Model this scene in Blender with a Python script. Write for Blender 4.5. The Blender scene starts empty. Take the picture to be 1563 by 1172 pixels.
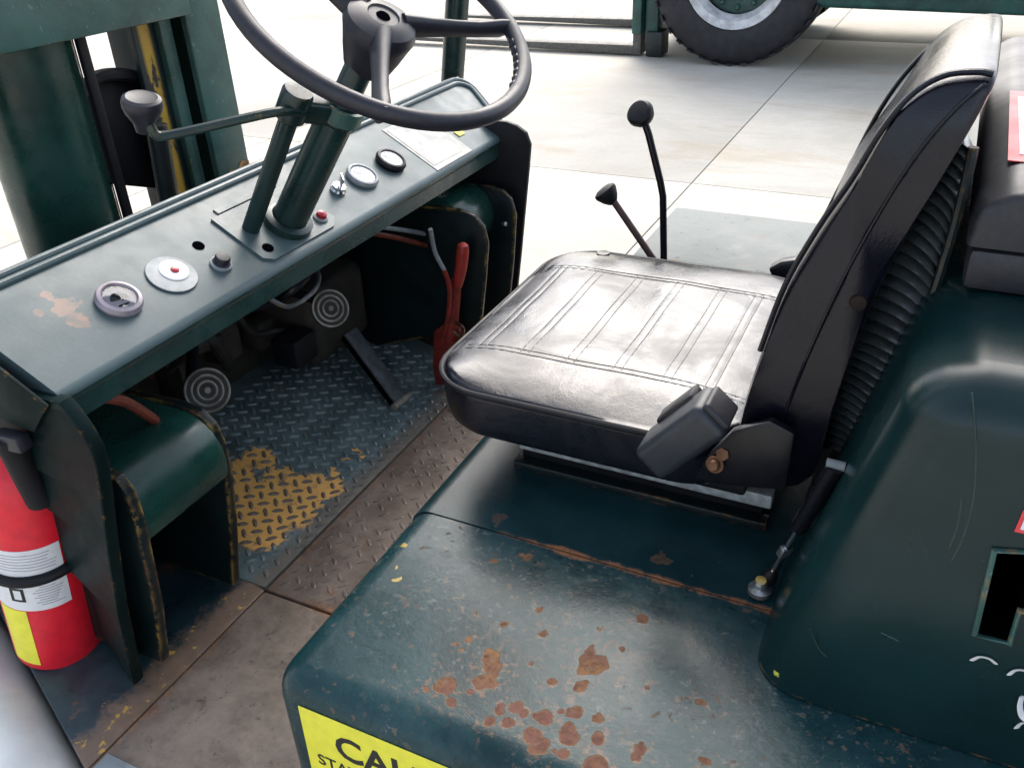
import bpy, bmesh, math, random
from mathutils import Vector as V, Matrix
random.seed(7)
S = bpy.context.scene
C = S.collection
R_ = math.radians
# ------------------------------------------------------------------ camera
FW, FH, FOC = 1563, 1172, 1340.0
CAM = V((0, 0, 1.0))
_v1 = V((1540 - 781.5, -245 - 586, FOC)).normalized()      # lateral direction of the truck
_v2 = -V((-2308 - 781.5, -74 - 586, FOC)).normalized()     # rearward direction of the truck
_v2 = (_v2 - _v1 * _v2.dot(_v1)).normalized()
_v3 = _v2.cross(_v1) if _v2.cross(_v1).y < 0 else _v1.cross(_v2)
ROT = Matrix((_v2, _v1, _v3))                              # camera (right, down, forward) -> truck (X rear, Y across, Z up)
cd = bpy.data.cameras.new('camera'); cam = bpy.data.objects.new('camera', cd); C.objects.link(cam)
cd.sensor_fit = 'HORIZONTAL'; cd.sensor_width = 36; cd.lens = FOC / FW * 36
cd.clip_start = 0.02; cd.clip_end = 2000
_r, _d, _f = ROT.col[0], ROT.col[1], ROT.col[2]
m = Matrix.Identity(4)
for i in range(3):
    m[i][0] = _r[i]; m[i][1] = -_d[i]; m[i][2] = -_f[i]; m[i][3] = CAM[i]
cam.matrix_world = m
S.camera = cam
# ------------------------------------------------------------------ light
SUN_EL, SUN_AZ = 45.0, -18.0          # azimuth measured from +Y towards +X
SUN_STR, SUN_ANG = 0.95, 46.0
SKY_STR, SKY_SAT = 0.15, 0.62
S.view_settings.view_transform = 'Standard'; S.view_settings.look = 'None'
S.view_settings.exposure = 1.45; S.view_settings.gamma = 1.0
S.view_settings.use_curve_mapping = False
w = bpy.data.worlds.new('World'); S.world = w; w.use_nodes = True
wn, wl = w.node_tree.nodes, w.node_tree.links
bg = wn['Background']
sky = wn.new('ShaderNodeTexSky'); sky.sky_type = 'NISHITA'; sky.sun_disc = False
sky.sun_elevation = R_(SUN_EL); sky.sun_rotation = R_(SUN_AZ)
sky.air_density = 1.0; sky.dust_density = 3.0; sky.ozone_density = 1.0
hs = wn.new('ShaderNodeHueSaturation'); hs.inputs['Saturation'].default_value = SKY_SAT
wl.new(sky.outputs[0], hs.inputs['Color']); wl.new(hs.outputs[0], bg.inputs['Color'])
bg.inputs['Strength'].default_value = SKY_STR
sd = bpy.data.lights.new('sun', 'SUN'); sun = bpy.data.objects.new('sun', sd); C.objects.link(sun)
sd.energy = SUN_STR; sd.angle = R_(SUN_ANG); sd.color = (1.0, 0.965, 0.91)
_sdir = V((math.sin(R_(SUN_AZ)) * math.cos(R_(SUN_EL)), math.cos(R_(SUN_AZ)) * math.cos(R_(SUN_EL)), math.sin(R_(SUN_EL))))
sun.rotation_euler = _sdir.to_track_quat('Z', 'Y').to_euler(); sun.location = _sdir * 30


def at(px, py, ax, val):
    """the point of the photograph (px, py) on the plane <ax> = val"""
    d = ROT @ V((px - 781.5, py - 586, FOC)); i = 'xyz'.index(ax)
    return CAM + d * ((val - CAM[i]) / d[i])


# ------------------------------------------------------------------ materials
class NT:
    def __init__(s, name):
        s.m = bpy.data.materials.new(name); s.m.use_nodes = True
        s.t = s.m.node_tree; s.n = s.t.nodes; s.l = s.t.links
        s.b = s.n['Principled BSDF']
        g = s.n.new('ShaderNodeNewGeometry'); s.geo = g; s.P = g.outputs['Position']

    def lk(s, a, b): s.l.new(a, b); return b.node

    def val(s, sock, v):
        if hasattr(v, 'is_output') or isinstance(v, bpy.types.NodeSocket): s.l.new(v, sock)
        else: sock.default_value = v

    def noise(s, scale, detail=4, rough=.55, dist=0, co=None, stretch=None):
        n = s.n.new('ShaderNodeTexNoise'); n.inputs['Scale'].default_value = scale
        n.inputs['Detail'].default_value = detail; n.inputs['Roughness'].default_value = rough
        n.inputs['Distortion'].default_value = dist
        co = co or s.P
        if stretch:
            mp = s.n.new('ShaderNodeMapping'); mp.inputs['Scale'].default_value = stretch
            s.l.new(co, mp.inputs[0]); co = mp.outputs[0]
        s.l.new(co, n.inputs['Vector']); return n.outputs[0]

    def voro(s, scale, feature='F1', co=None):
        n = s.n.new('ShaderNodeTexVoronoi'); n.feature = feature; n.inputs['Scale'].default_value = scale
        s.l.new(co or s.P, n.inputs['Vector']); return n.outputs[0]

    def ramp(s, v, lo, hi, a=0.0, b=1.0):
        n = s.n.new('ShaderNodeMapRange'); n.interpolation_type = 'SMOOTHSTEP'
        s.l.new(v, n.inputs[0])
        for k, x in zip((1, 2, 3, 4), (lo, hi, a, b)): n.inputs[k].default_value = x
        return n.outputs[0]

    def math(s, op, a, b=0.0, c=None):
        n = s.n.new('ShaderNodeMath'); n.operation = op
        s.val(n.inputs[0], a); s.val(n.inputs[1], b)
        if c is not None: s.val(n.inputs[2], c)
        return n.outputs[0]

    def mix(s, f, a, b):
        n = s.n.new('ShaderNodeMix'); n.data_type = 'RGBA'
        s.val(n.inputs['Factor'], f)
        for k, x in ((6, a), (7, b)):
            if isinstance(x, bpy.types.NodeSocket): s.l.new(x, n.inputs[k])
            else: n.inputs[k].default_value = (*x, 1)
        return n.outputs[2]

    def mixv(s, f, a, b):
        n = s.n.new('ShaderNodeMix'); n.data_type = 'FLOAT'
        s.val(n.inputs[0], f); s.val(n.inputs[2], a); s.val(n.inputs[3], b); return n.outputs[0]

    def edge(s, rad=.006):
        bv = s.n.new('ShaderNodeBevel'); bv.samples = 4; bv.inputs['Radius'].default_value = rad
        d = s.n.new('ShaderNodeVectorMath'); d.operation = 'DOT_PRODUCT'
        s.l.new(bv.outputs[0], d.inputs[0]); s.l.new(s.geo.outputs['Normal'], d.inputs[1])
        return s.ramp(d.outputs['Value'], .985, .80)

    def bump(s, h, strength=.2, dist=.002):
        n = s.n.new('ShaderNodeBump'); n.inputs['Strength'].default_value = strength
        n.inputs['Distance'].default_value = dist
        s.l.new(h, n.inputs['Height']); s.l.new(n.outputs[0], s.b.inputs['Normal'])

    def blobs(s, pts, wob=.012, nscale=45, detail=3, soft=(1.08, .88), grain=0, raw=False):
        """0..1 mask of irregular spots at the given places (x, y, z, radius)"""
        nz = s.n.new('ShaderNodeTexNoise'); nz.inputs['Scale'].default_value = nscale; nz.inputs['Detail'].default_value = detail; nz.inputs['Roughness'].default_value = .6
        s.l.new(s.P, nz.inputs['Vector'])
        sub = s.n.new('ShaderNodeVectorMath'); sub.operation = 'SUBTRACT'; s.l.new(nz.outputs['Color'], sub.inputs[0]); sub.inputs[1].default_value = (.5, .5, .5)
        sc = s.n.new('ShaderNodeVectorMath'); sc.operation = 'SCALE'; s.l.new(sub.outputs[0], sc.inputs[0]); sc.inputs['Scale'].default_value = wob * 2
        ad = s.n.new('ShaderNodeVectorMath'); ad.operation = 'ADD'; s.l.new(s.P, ad.inputs[0]); s.l.new(sc.outputs[0], ad.inputs[1])
        cur = None
        for (x, y, z, r) in pts:
            d = s.n.new('ShaderNodeVectorMath'); d.operation = 'DISTANCE'
            s.l.new(ad.outputs[0], d.inputs[0]); d.inputs[1].default_value = (x, y, z)
            q = s.math('DIVIDE', d.outputs['Value'], r)
            cur = q if cur is None else s.math('MINIMUM', cur, q)
        if grain: cur = s.math('ADD', cur, s.math('MULTIPLY', s.math('SUBTRACT', s.noise(150, 6, .75), .5), grain))
        if raw: return cur
        return s.ramp(cur, *soft)

    def fin(s, col, rough=.5, metal=0.0, spec=.5, coat=0.0, coatr=.1):
        b = s.b
        if isinstance(col, tuple): b.inputs['Base Color'].default_value = (*col, 1)
        else: s.l.new(col, b.inputs['Base Color'])
        s.val(b.inputs['Roughness'], rough); s.val(b.inputs['Metallic'], metal)
        b.inputs['Specular IOR Level'].default_value = spec
        b.inputs['Coat Weight'].default_value = coat; b.inputs['Coat Roughness'].default_value = coatr
        return s.m


RUST = (.21, .085, .035); ORANGE = (.36, .17, .04); YEL = (.62, .38, .05)


def plain(name, col, rough=.5, metal=0.0, var=.25, bump=.08, nscale=60, spec=.5, coat=0.0):
    n = NT(name); nz = n.noise(nscale, 5)
    c = n.mix(n.ramp(nz, .3, .7), tuple(x * (1 - var) for x in col), tuple(min(1, x * (1 + var)) for x in col))
    r = n.ramp(n.noise(14, 4), .25, .75, max(.03, rough - .07), min(1, rough + .1))
    if bump: n.bump(n.noise(nscale * 4, 3), bump, .001)
    return n.fin(c, r, metal, spec, coat)


def paint(name, base, rough=.32, rust=.0, chip=None, chipamt=.5, dust=.0, var=.35, edge=True, spec=.5, dustcol=(.16, .18, .17), speck=.0, erad=.006, escale=38):
    n = NT(name)
    big = n.noise(7, 5, .6, .3)
    c = n.mix(n.ramp(big, .3, .7), tuple(x * (1 - var) for x in base), tuple(x * (1 + var) for x in base))
    r = n.ramp(n.noise(16, 5, .65), .3, .7, max(.05, rough - .08), rough + .12)
    fine = n.noise(120, 4, .7)
    if dust:
        dm = n.math('MULTIPLY', n.ramp(n.noise(11, 6, .7, .5), .38, .75), dust)
        c = n.mix(dm, c, dustcol); r = n.mixv(dm, r, .75)
    if speck:
        sm = n.math('MULTIPLY', n.ramp(n.noise(95, 3, .6), .63, .72), speck)
        c = n.mix(sm, c, (.20, .27, .26))
    if rust:
        rm = n.ramp(n.noise(17, 8, .72, .4), .74 - rust * .22, .80 - rust * .22)
        c = n.mix(rm, c, n.mix(fine, (.10, .04, .02), RUST)); r = n.mixv(rm, r, .85)
    if edge and chip:
        e = n.edge(erad)
        em = n.math('MULTIPLY', e, n.ramp(n.noise(escale, 6, .75), .62 - chipamt * .3, .70 - chipamt * .3))
        c = n.mix(em, c, n.mix(n.ramp(n.noise(25, 3), .4, .6), chip, RUST)); r = n.mixv(em, r, .8)
    n.bump(n.math('ADD', n.math('MULTIPLY', big, .6), n.math('MULTIPLY', fine, .12)), .18, .004)
    return n.fin(c, r, 0, spec)


M = {}
GREEN = (.004, .016, .016)
M['green'] = paint('green_paint', (.006, .024, .022), .28, 0, YEL, .25, .04)
M['green_chip'] = paint('green_paint_chipped', (.003, .010, .011), .36, .0, (.55, .33, .07), .52, .02, spec=.3, erad=.012, escale=62)
M['panel'] = paint('panel_paint_chipped', (.0022, .0105, .0105), .50, .0, YEL, .22, .0, spec=.10, erad=.010, escale=50)
M['green_dark'] = paint('dark_green_paint', (.003, .009, .010), .45, .0, ORANGE, .35, .10, dustcol=(.03, .028, .025))
M['mast'] = paint('mast_green_paint', (.028, .085, .072), .42, .05, ORANGE, .35, .25, dustcol=(.12, .17, .15), speck=.5)
M['cyl'] = paint('cylinder_green', (.008, .045, .034), .28, 0, None, 0, .0, edge=False)
M['black'] = plain('black_rubber', (.006, .006, .008), .55, spec=.3)
M['blackgloss'] = plain('black_gloss', (.006, .006, .009), .30, spec=.35)
M['wheelgrey'] = plain('wheel_plastic', (.013, .013, .020), .45, bump=.05, nscale=90)
M['steel'] = plain('bare_steel', (.42, .43, .44), .35, .9)
M['chrome'] = plain('chrome', (.62, .61, .62), .14, 1.0, .08, .02)
M['white'] = plain('white_print', (.72, .72, .72), .5, 0, .04, .02)
M['red'] = plain('red_paint', (.72, .012, .028), .38, 0, .08, .03)
M['redbrake'] = plain('red_lever_paint', (.22, .022, .014), .5, 0, .3, .1)
M['redbutton'] = plain('red_plastic', (.35, .012, .022), .3, 0, .1, .02)
M['yellow'] = plain('yellow_sticker', (.82, .76, .05), .45, 0, .06, .02)
M['yellowtag'] = plain('yellow_tag', (.75, .62, .06), .5, 0, .15, .02)
M['redsticker'] = plain('red_sticker', (.68, .05, .06), .45, 0, .1, .02)
M['pink'] = plain('faded_print', (.72, .42, .40), .5, 0, .25, .02, 120)
M['hosered'] = plain('red_hose', (.15, .032, .018), .45, 0, .35, .1)
M['copper'] = plain('copper_bolt', (.13, .065, .036), .42, .6, .5, .15)
M['dial'] = plain('pale_dial', (.46, .44, .47), .5, 0, .06, 0)
M['dialdark'] = plain('dark_dial', (.05, .075, .07), .5, 0, .3, 0, 40)
M['ring'] = plain('pedal_rubber_ring', (.22, .20, .16), .75, 0, .65, .2, 25)
M['dirt'] = plain('oily_dirt', (.016, .014, .012), .6, 0, .5, .3, 30)
M['ink'] = plain('black_ink', (.012, .012, .010), .6, 0, .1, 0)
M['inkgrey'] = plain('grey_ink', (.36, .36, .40), .6, 0, .1, 0)
M['bezel'] = plain('gauge_bezel', (.33, .29, .32), .35, .45, .12, .04)
M['cream'] = plain('cream_rail_paint', (.82, .80, .73), .5, 0, .10, .05, 12)
M['washer'] = plain('grey_washer', (.24, .26, .27), .55, .2, .12, .05)
M['hole'] = plain('dark_void', (.002, .002, .003), .9, 0, 0, 0, spec=0)


DTI = R_(30)
DO = V((-.845, 0, .495)); DE = V((-math.cos(DTI), 0, math.sin(DTI))); DN = V((math.sin(DTI), 0, math.cos(DTI)))   # sloping dashboard face


def dash_at(px, py, h=0.0):
    d = ROT @ V((px - 781.5, py - 586, FOC)); o = DO + DN * h
    return CAM + d * ((o - CAM).dot(DN) / d.dot(DN))


def chip_spots(n):
    pts = []
    for px, py, r in ((150, 587, .0050), (153, 580, .0040), (147, 594, .0035), (168, 578, .0036), (174, 576, .0040), (181, 572, .0024), (210, 556, .0020), (236, 540, .0022), (298, 480, .0020), (420, 390, .0016)):
        pts.append((*at(px, py, 'x', -.8445), r))
    return n.blobs(pts, .004, 150)


def mk_dash():
    n = NT('dash_chalky_green_paint')
    big = n.noise(5, 5, .6, .3)
    c = n.mix(n.ramp(big, .3, .7), (.046, .078, .082), (.074, .112, .118))
    sp = n.ramp(n.noise(160, 4, .7), .35, .7)
    c = n.mix(n.math('MULTIPLY', sp, .35), c, (.08, .115, .12))
    p1, p2, p3, p4, p5 = dash_at(95, 470), dash_at(60, 480), dash_at(120, 490), dash_at(75, 452), dash_at(108, 462)
    rb = n.blobs([(*p1, .016), (*p2, .008), (*p3, .013), (*p4, .010), (*p5, .012)], .02, 40)
    rb = n.math('MULTIPLY', rb, n.ramp(n.noise(50, 5), .3, .6, .25, .8))
    c = n.mix(rb, c, (.27, .16, .11))
    e = n.edge(.005)
    em = n.math('MULTIPLY', e, n.ramp(n.noise(30, 6, .7), .60, .68))
    c = n.mix(em, c, (.30, .26, .22))
    c = n.mix(chip_spots(n), c, (.55, .53, .49))
    r = n.ramp(n.noise(20, 5, .65), .3, .7, .36, .48)
    n.bump(sp, .06, .001)
    return n.fin(c, r, 0, .5)


M['dash'] = mk_dash()


def mk_deck(far=False):
    n = NT('seat_deck_paint' if far else 'hood_deck_paint')
    big = n.noise(6, 6, .65, .6)
    c = n.mix(n.ramp(big, .3, .7), (.004, .022, .025), (.010, .042, .047))
    bloom = n.math('MULTIPLY', n.math('MULTIPLY', n.ramp(n.noise(13, 8, .76, .6), .36, .66), n.ramp(n.noise(3.2, 3), .38, .58, .35, 1)), .12 if far else .46)
    c = n.mix(bloom, c, (.040, .088, .092))
    r = n.mixv(bloom, .25 if not far else .33, .50)
    fine = n.noise(110, 5, .7)
    pits = n.ramp(n.noise(75, 5, .7, .2), .66, .72)
    zone = n.ramp(n.noise(4.5, 3), .42, .62)
    pm = n.math('MULTIPLY', pits, zone)
    c = n.mix(n.math('MULTIPLY', pm, .6), c, (.16, .15, .11))
    Z = .242
    if not far:
        px = [(756, 853, 5), (806, 849, 7), (796, 846, 5), (823, 928, 7), (769, 953, 6), (829, 964, 8), (717, 972, 6), (696, 980, 5), (703, 990, 4), (980, 943, 9), (917, 958, 5), (948, 989, 6),
              (811, 1010, 5), (844, 1039, 7), (681, 1045, 17), (670, 1047, 10), (717, 1053, 6), (650, 1050, 6), (688, 1068, 8), (763, 1083, 9), (766, 1074, 6), (788, 1076, 11), (802, 1085, 8), (748, 1099, 11), (775, 1100, 9), (831, 1091, 13),
              (820, 1092, 8), (880, 1085, 10), (870, 1087, 8), (855, 1083, 5), (915, 1095, 8), (814, 1122, 14), (824, 1136, 15), (867, 1122, 17), (868, 1110, 12), (859, 1149, 9), (846, 1145, 6), (913, 1125, 11), (975, 1141, 11), (972, 1152, 8), (978, 1130, 5),
              (909, 1166, 17), (920, 1170, 12), (1069, 1068, 7), (1076, 1160, 7), (748, 1000, 13), (752, 1014, 15), (750, 1026, 12), (735, 1038, 14), (748, 1040, 10), (905, 1010, 21), (903, 993, 9), (902, 985, 5), (920, 1015, 10), (890, 1020, 10),
              (886, 1046, 10), (895, 1043, 6), (716, 898, 4), (620, 914, 5), (1040, 1062, 5), (990, 1045, 5), (728, 935, 4), (745, 990, 6)]
        pts = []
        for (x, y, rr) in px:
            p = at(x, y, 'z', Z); pts.append((p.x, p.y, p.z, rr * (p - CAM).length / FOC * 1.0))
        cur_ = n.blobs(pts, .0075, 55, 3, raw=True); bm_ = n.ramp(cur_, 1.06, .92)
    else:
        pts = [(*at(x, y, 'z', Z), .012) for x, y in ((830, 850), (1010, 850), (1080, 770), (760, 790))]
        bm_ = n.math('MULTIPLY', n.blobs(pts, .02, 60), .5)
    if not far:
        halo = n.ramp(cur_, 1.9, 1.0)
        c = n.mix(n.math('MULTIPLY', halo, n.ramp(n.noise(90, 5, .7), .35, .65, .1, .6)), c, (.085, .075, .055))
    if not far:
        near_ = n.math('MULTIPLY', n.ramp(cur_, 4.5, 1.2), n.ramp(n.noise(105, 5, .68, .2), .555, .60))
        c = n.mix(n.math('MULTIPLY', near_, .75), c, (.15, .085, .05))
    core = n.math('MULTIPLY', bm_, n.ramp(n.noise(150, 4, .7), .26, .40, .45, 1))
    rcol = n.mix(n.ramp(n.noise(9, 3), .44, .56), (.165, .078, .055), (.22, .115, .050))
    rcol = n.mix(n.ramp(n.noise(110, 6, .75), .40, .66), rcol, (.10, .045, .030))
    if not far: rcol = n.mix(n.ramp(cur_, .80, .96), rcol, n.mix(n.noise(60, 3), (.08, .035, .02), (.30, .15, .06)))
    c = n.mix(core, c, rcol)
    r = n.mixv(bm_, r, .85)
    sx = n.n.new('ShaderNodeSeparateXYZ'); n.l.new(n.P, sx.inputs[0])
    # rust along the hinge seam, rear half
    seam = n.math('ABSOLUTE', n.math('SUBTRACT', sx.outputs[1], .787))
    sm = n.ramp(n.math('ADD', seam, n.math('MULTIPLY', n.noise(26, 6, .75), .030)), .0215, .0150)
    sm = n.math('MULTIPLY', sm, n.ramp(sx.outputs[0], -.46, -.38))
    c = n.mix(sm, c, n.mix(fine, (.13, .045, .018), (.42, .19, .09))); r = n.mixv(sm, r, .85)
    if not far:
        f2 = n.math('MULTIPLY', n.ramp(n.noise(92, 5, .68, .2), .57, .63), n.ramp(n.noise(9, 4), .42, .60, .12, 1))
        c = n.mix(n.math('MULTIPLY', f2, .6), c, n.mix(n.ramp(n.noise(40, 3), .45, .55), (.14, .16, .15), (.17, .125, .08)))
        f3 = n.math('MULTIPLY', n.ramp(n.noise(95, 4, .65, .2), .63, .68), n.ramp(n.noise(9, 4), .44, .60))
        c = n.mix(n.math('MULTIPLY', f3, .7), c, (.006, .012, .014))
        fl = n.math('MULTIPLY', n.ramp(n.noise(74, 5, .66, .3), .610, .650), n.ramp(n.noise(6, 3), .46, .60))
        c = n.mix(n.math('MULTIPLY', fl, .75), c, n.mix(n.ramp(n.noise(31, 3), .4, .6), (.20, .11, .06), (.10, .10, .085))); r = n.mixv(fl, r, .8)
    ym = n.blobs([(*at(x, y, 'z', Z), q) for x, y, q in ((605, 880, .006), (617, 828, .005), (600, 868, .005))], .012, 60)
    if not far: c = n.mix(ym, c, (.45, .33, .08))
    n.bump(n.math('ADD', n.math('MULTIPLY', big, .7), n.math('SUBTRACT', n.math('MULTIPLY', fine, .16), n.math('MULTIPLY', n.math('ADD', bm_, pm), .14))), .35, .005)
    return n.fin(c, r, 0, .28)


M['deck'] = mk_deck(); M['deckfar'] = mk_deck(True)


def mk_cover():
    n = NT('rear_cover_paint')
    big = n.noise(4, 4, .6, .3)
    c = n.mix(n.ramp(big, .3, .7), (.0035, .017, .018), (.006, .027, .028))
    sc = n.ramp(n.noise(90, 3, .6, 0, None, (1, 1, .06)), .71, .75)
    c = n.mix(n.math('MULTIPLY', sc, .25), c, (.10, .14, .14))
    yb = n.blobs([(*at(1199, 1026, 'y', .69), .009)], .009, 90)
    c = n.mix(yb, c, (.62, .62, .08))
    e = n.math('MULTIPLY', n.edge(.006), n.ramp(n.noise(30, 6, .75), .5, .6))
    c = n.mix(e, c, (.22, .11, .05))
    n.bump(big, .12, .006)
    return n.fin(c, n.ramp(n.noise(9, 4), .3, .7, .20, .30), 0, .34)


M['cover'] = mk_cover()


def mk_floor(name, a, b, patch=None, rough=.6, oily=.4):
    n = NT(name)
    big = n.noise(11, 9, .76, .15)
    c = n.mix(n.ramp(big, .32, .68), a, b)
    sc = n.ramp(n.noise(34, 8, .78, .2), .56, .66)
    c = n.mix(n.math('MULTIPLY', sc, oily), c, (.035, .028, .024))
    rs = n.ramp(n.noise(14, 7, .7), .60, .68)
    c = n.mix(n.math('MULTIPLY', rs, .6), c, RUST)
    dk = n.ramp(n.noise(62, 5, .7), .63, .69)
    c = n.mix(n.math('MULTIPLY', dk, .7), c, (.02, .017, .015))
    r = n.ramp(big, .3, .7, rough - .12, rough + .12)
    n.bump(n.math('ADD', big, n.math('MULTIPLY', n.noise(130, 4), .2)), .3, .004)
    if patch: c = patch(n, c)
    return n.fin(c, r)


def toe_patch(lug):
    def f(n, c):
        poly = [(362, 720), (395, 700), (430, 730), (455, 742), (372, 790), (400, 770), (440, 775), (470, 765), (400, 805), (430, 795), (480, 740), (500, 745), (378, 745), (415, 750), (368, 770), (412, 818), (390, 820), (455, 790), (372, 812)]
        pts = [(*(toe_at(x, y)), .034) for x, y in poly] + [(*toe_at(545, 690), .010), (*toe_at(528, 702), .008), (*toe_at(510, 720), .012), (*toe_at(552, 697), .008)]
        mk = n.blobs(pts, .018, 40, 4, (1.10, .80), 1.0)
        ycol = n.mix(n.ramp(n.noise(26, 7, .72), .52, .66), (.93, .50, .14), (.34, .22, .13))
        if lug: ycol = (.17, .125, .085)
        c = n.mix(mk, c, ycol)
        sp_ = n.n.new('ShaderNodeSeparateXYZ'); n.l.new(n.P, sp_.inputs[0])
        bd = n.ramp(n.math('ADD', sp_.outputs[0], n.math('MULTIPLY', n.noise(20, 6, .75), .08)), -.868, -.835)
        c = n.mix(n.math('MULTIPLY', bd, .85), c, n.mix(n.noise(45, 5), (.10, .085, .065), (.22, .18, .14)))
        return c
    return f


TOE_X, TOE_T = -.93, math.tan(R_(14))


def toe_at(px, py):
    """point on the sloping toe board"""
    d = ROT @ V((px - 781.5, py - 586, FOC))
    # z = max(0, (TOE_X - x) * TOE_T)
    p = CAM + d * (-1.0 / d.z)
    if p.x > TOE_X: return p
    t = ((TOE_X - 0) * TOE_T - 1.0) / (d.z + d.x * TOE_T)
    return CAM + d * t


def seam_rust(n, c):
    sp_ = n.n.new('ShaderNodeSeparateXYZ'); n.l.new(n.P, sp_.inputs[0])
    nz = n.math('MULTIPLY', n.noise(19, 8, .78), .085)
    d1 = n.math('ABSOLUTE', n.math('SUBTRACT', sp_.outputs[1], .76)); d2 = n.math('ABSOLUTE', n.math('SUBTRACT', sp_.outputs[0], -.855))
    d_ = n.math('ADD', n.math('MINIMUM', d1, d2), nz)
    f = n.math('MULTIPLY', n.ramp(d_, .060, .040), n.ramp(n.noise(8, 4), .40, .56, .15, .9))
    c = n.mix(f, c, n.mix(n.ramp(n.noise(50, 6, .75), .35, .65), (.10, .042, .02), (.33, .16, .065)))
    wp_ = n.math('MULTIPLY', n.ramp(n.noise(7, 6, .7), .58, .70), .6)
    return n.mix(wp_, c, (.15, .085, .055))


M['floorbrown'] = mk_floor('worn_brown_steel', (.115, .085, .066), (.24, .185, .145), seam_rust, .6)
M['floorsmooth'] = mk_floor('worn_grey_brown_steel', (.10, .078, .060), (.235, .185, .145), seam_rust, .6, .70)
M['toe'] = mk_floor('toe_board_paint', (.075, .115, .112), (.17, .225, .22), toe_patch(False), .42, .35)
M['lug'] = mk_floor('lug_worn_paint', (.085, .12, .12), (.22, .27, .265), toe_patch(True), .28, .10)
M['luggrey'] = mk_floor('lug_worn_brown', (.07, .052, .042), (.18, .14, .115), None, .5)
def step_wear(n, c):
    sp_ = n.n.new('ShaderNodeSeparateXYZ'); n.l.new(n.P, sp_.inputs[0])
    wv_ = n.math('ADD', sp_.outputs[0], n.math('MULTIPLY', n.noise(18, 8, .78), .13))
    c = n.mix(n.ramp(wv_, -.850, -.822), c, n.mix(n.noise(40, 6), (.10, .065, .045), (.24, .16, .11)))
    ch = n.math('MULTIPLY', n.ramp(wv_, -.852, -.835), n.ramp(n.noise(48, 6, .7), .60, .64))
    return n.mix(ch, c, (.50, .30, .06))


M['floorgreen'] = mk_floor('floor_green_paint', (.008, .026, .034), (.024, .054, .062), step_wear, .36, .2)
M['stripgrey'] = mk_floor('worn_blue_grey_paint', (.17, .21, .23), (.24, .28, .29), None, .5, .25)
M['firewall'] = mk_floor('dusty_firewall', (.018, .016, .013), (.060, .051, .038), None, .75, .6)
M['tank'] = mk_floor('weathered_grey_tank_top', (.115, .13, .124), (.18, .20, .19), None, .7, .38)


def mk_vinyl(name, rough=.3, col=(.008, .008, .014), wr=.35, spec=.5, rv=.10):
    n = NT(name)
    big = n.noise(9, 4, .6, .4); gr = n.voro(420)
    r = n.ramp(n.noise(7, 5, .65, .6), .3, .7, rough - rv * .6, rough + rv)
    n.bump(n.math('ADD', n.math('MULTIPLY', big, wr), n.math('MULTIPLY', gr, .05)), .35, .006)
    c = n.mix(n.ramp(n.noise(30, 5), .3, .7), tuple(x * .6 for x in col), tuple(x * 1.1 for x in col))
    return n.fin(c, r, 0, spec)


M['vinyl'] = mk_vinyl('black_vinyl', .25, wr=.85, spec=.55, rv=.20)
M['vinylback'] = mk_vinyl('black_vinyl_back', .22, (.005, .005, .011), wr=.35, spec=.36)
M['pleat'] = mk_vinyl('black_pleated_vinyl', .20, (.075, .085, .085), .1, .9)
M['case'] = plain('black_case_plastic', (.018, .018, .022), .5, 0, .2, .25, 150)


def mk_tyre():
    n = NT('tyre_rubber')
    c = n.mix(n.ramp(n.noise(12, 5), .3, .7), (.008, .008, .011), (.020, .020, .025))
    n.bump(n.noise(60, 4), .2, .004); return n.fin(c, .7)


M['tyre'] = mk_tyre()
M['truckgreen'] = paint('far_truck_green', (.010, .060, .052), .35, 0, None, 0, .3, edge=False, dustcol=(.06, .11, .10))
M['whitepaint'] = plain('white_rim_paint', (.82, .82, .80), .45, 0, .12, .05, 20)


def mk_concrete():
    n = NT('pale_concrete')
    oi = n.n.new('ShaderNodeObjectInfo')
    big = n.noise(.9, 7, .68, .6)
    c = n.mix(n.ramp(big, .3, .7), (.46, .428, .36), (.58, .545, .475))
    c = n.mix(n.math('MULTIPLY', n.ramp(oi.outputs['Random'], 0, 1), .18), c, (.40, .385, .36))
    st = n.ramp(n.noise(1.7, 7, .70, .6, None, (.6, 1.6, 1)), .52, .70)
    c = n.mix(n.math('MULTIPLY', st, .40), c, (.42, .31, .19))
    g2 = n.ramp(n.noise(2.6, 7, .7, .5, None, (.35, 1.6, 1)), .55, .72)
    c = n.mix(n.math('MULTIPLY', g2, .22), c, (.29, .275, .255))
    sp = n.ramp(n.noise(16, 6, .72), .655, .72)
    c = n.mix(n.math('MULTIPLY', sp, .5), c, (.20, .17, .14))
    fi = n.noise(90, 5, .7)
    c = n.mix(n.math('MULTIPLY', n.ramp(fi, .4, .7), .16), c, (.24, .22, .20))
    n.bump(n.math('ADD', big, n.math('MULTIPLY', fi, .12)), .15, .01)
    return n.fin(c, .85, 0, .25)


M['concrete'] = mk_concrete()

# ------------------------------------------------------------------ mesh helpers


def link(name, bm, mat, parent=None, smooth=35, mats=None):
    me = bpy.data.meshes.new(name)
    bmesh.ops.recalc_face_normals(bm, faces=bm.faces)
    bm.to_mesh(me); bm.free()
    for mm in (mats or [mat]): me.materials.append(mm)
    for p in me.polygons: p.use_smooth = True
    if smooth: me.set_sharp_from_angle(angle=R_(smooth))
    o = bpy.data.objects.new(name, me); C.objects.link(o)
    if parent: o.parent = parent; o.matrix_parent_inverse = root_inv(parent)
    return o


def root_inv(p):
    mw = Matrix.Identity(4); q = p
    while q is not None:
        mw = Matrix.LocRotScale(q.location, q.rotation_euler, q.scale) @ mw if q.parent is None else mw
        q = q.parent
    return mw.inverted() if p.parent is None else Matrix.Identity(4)


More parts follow.
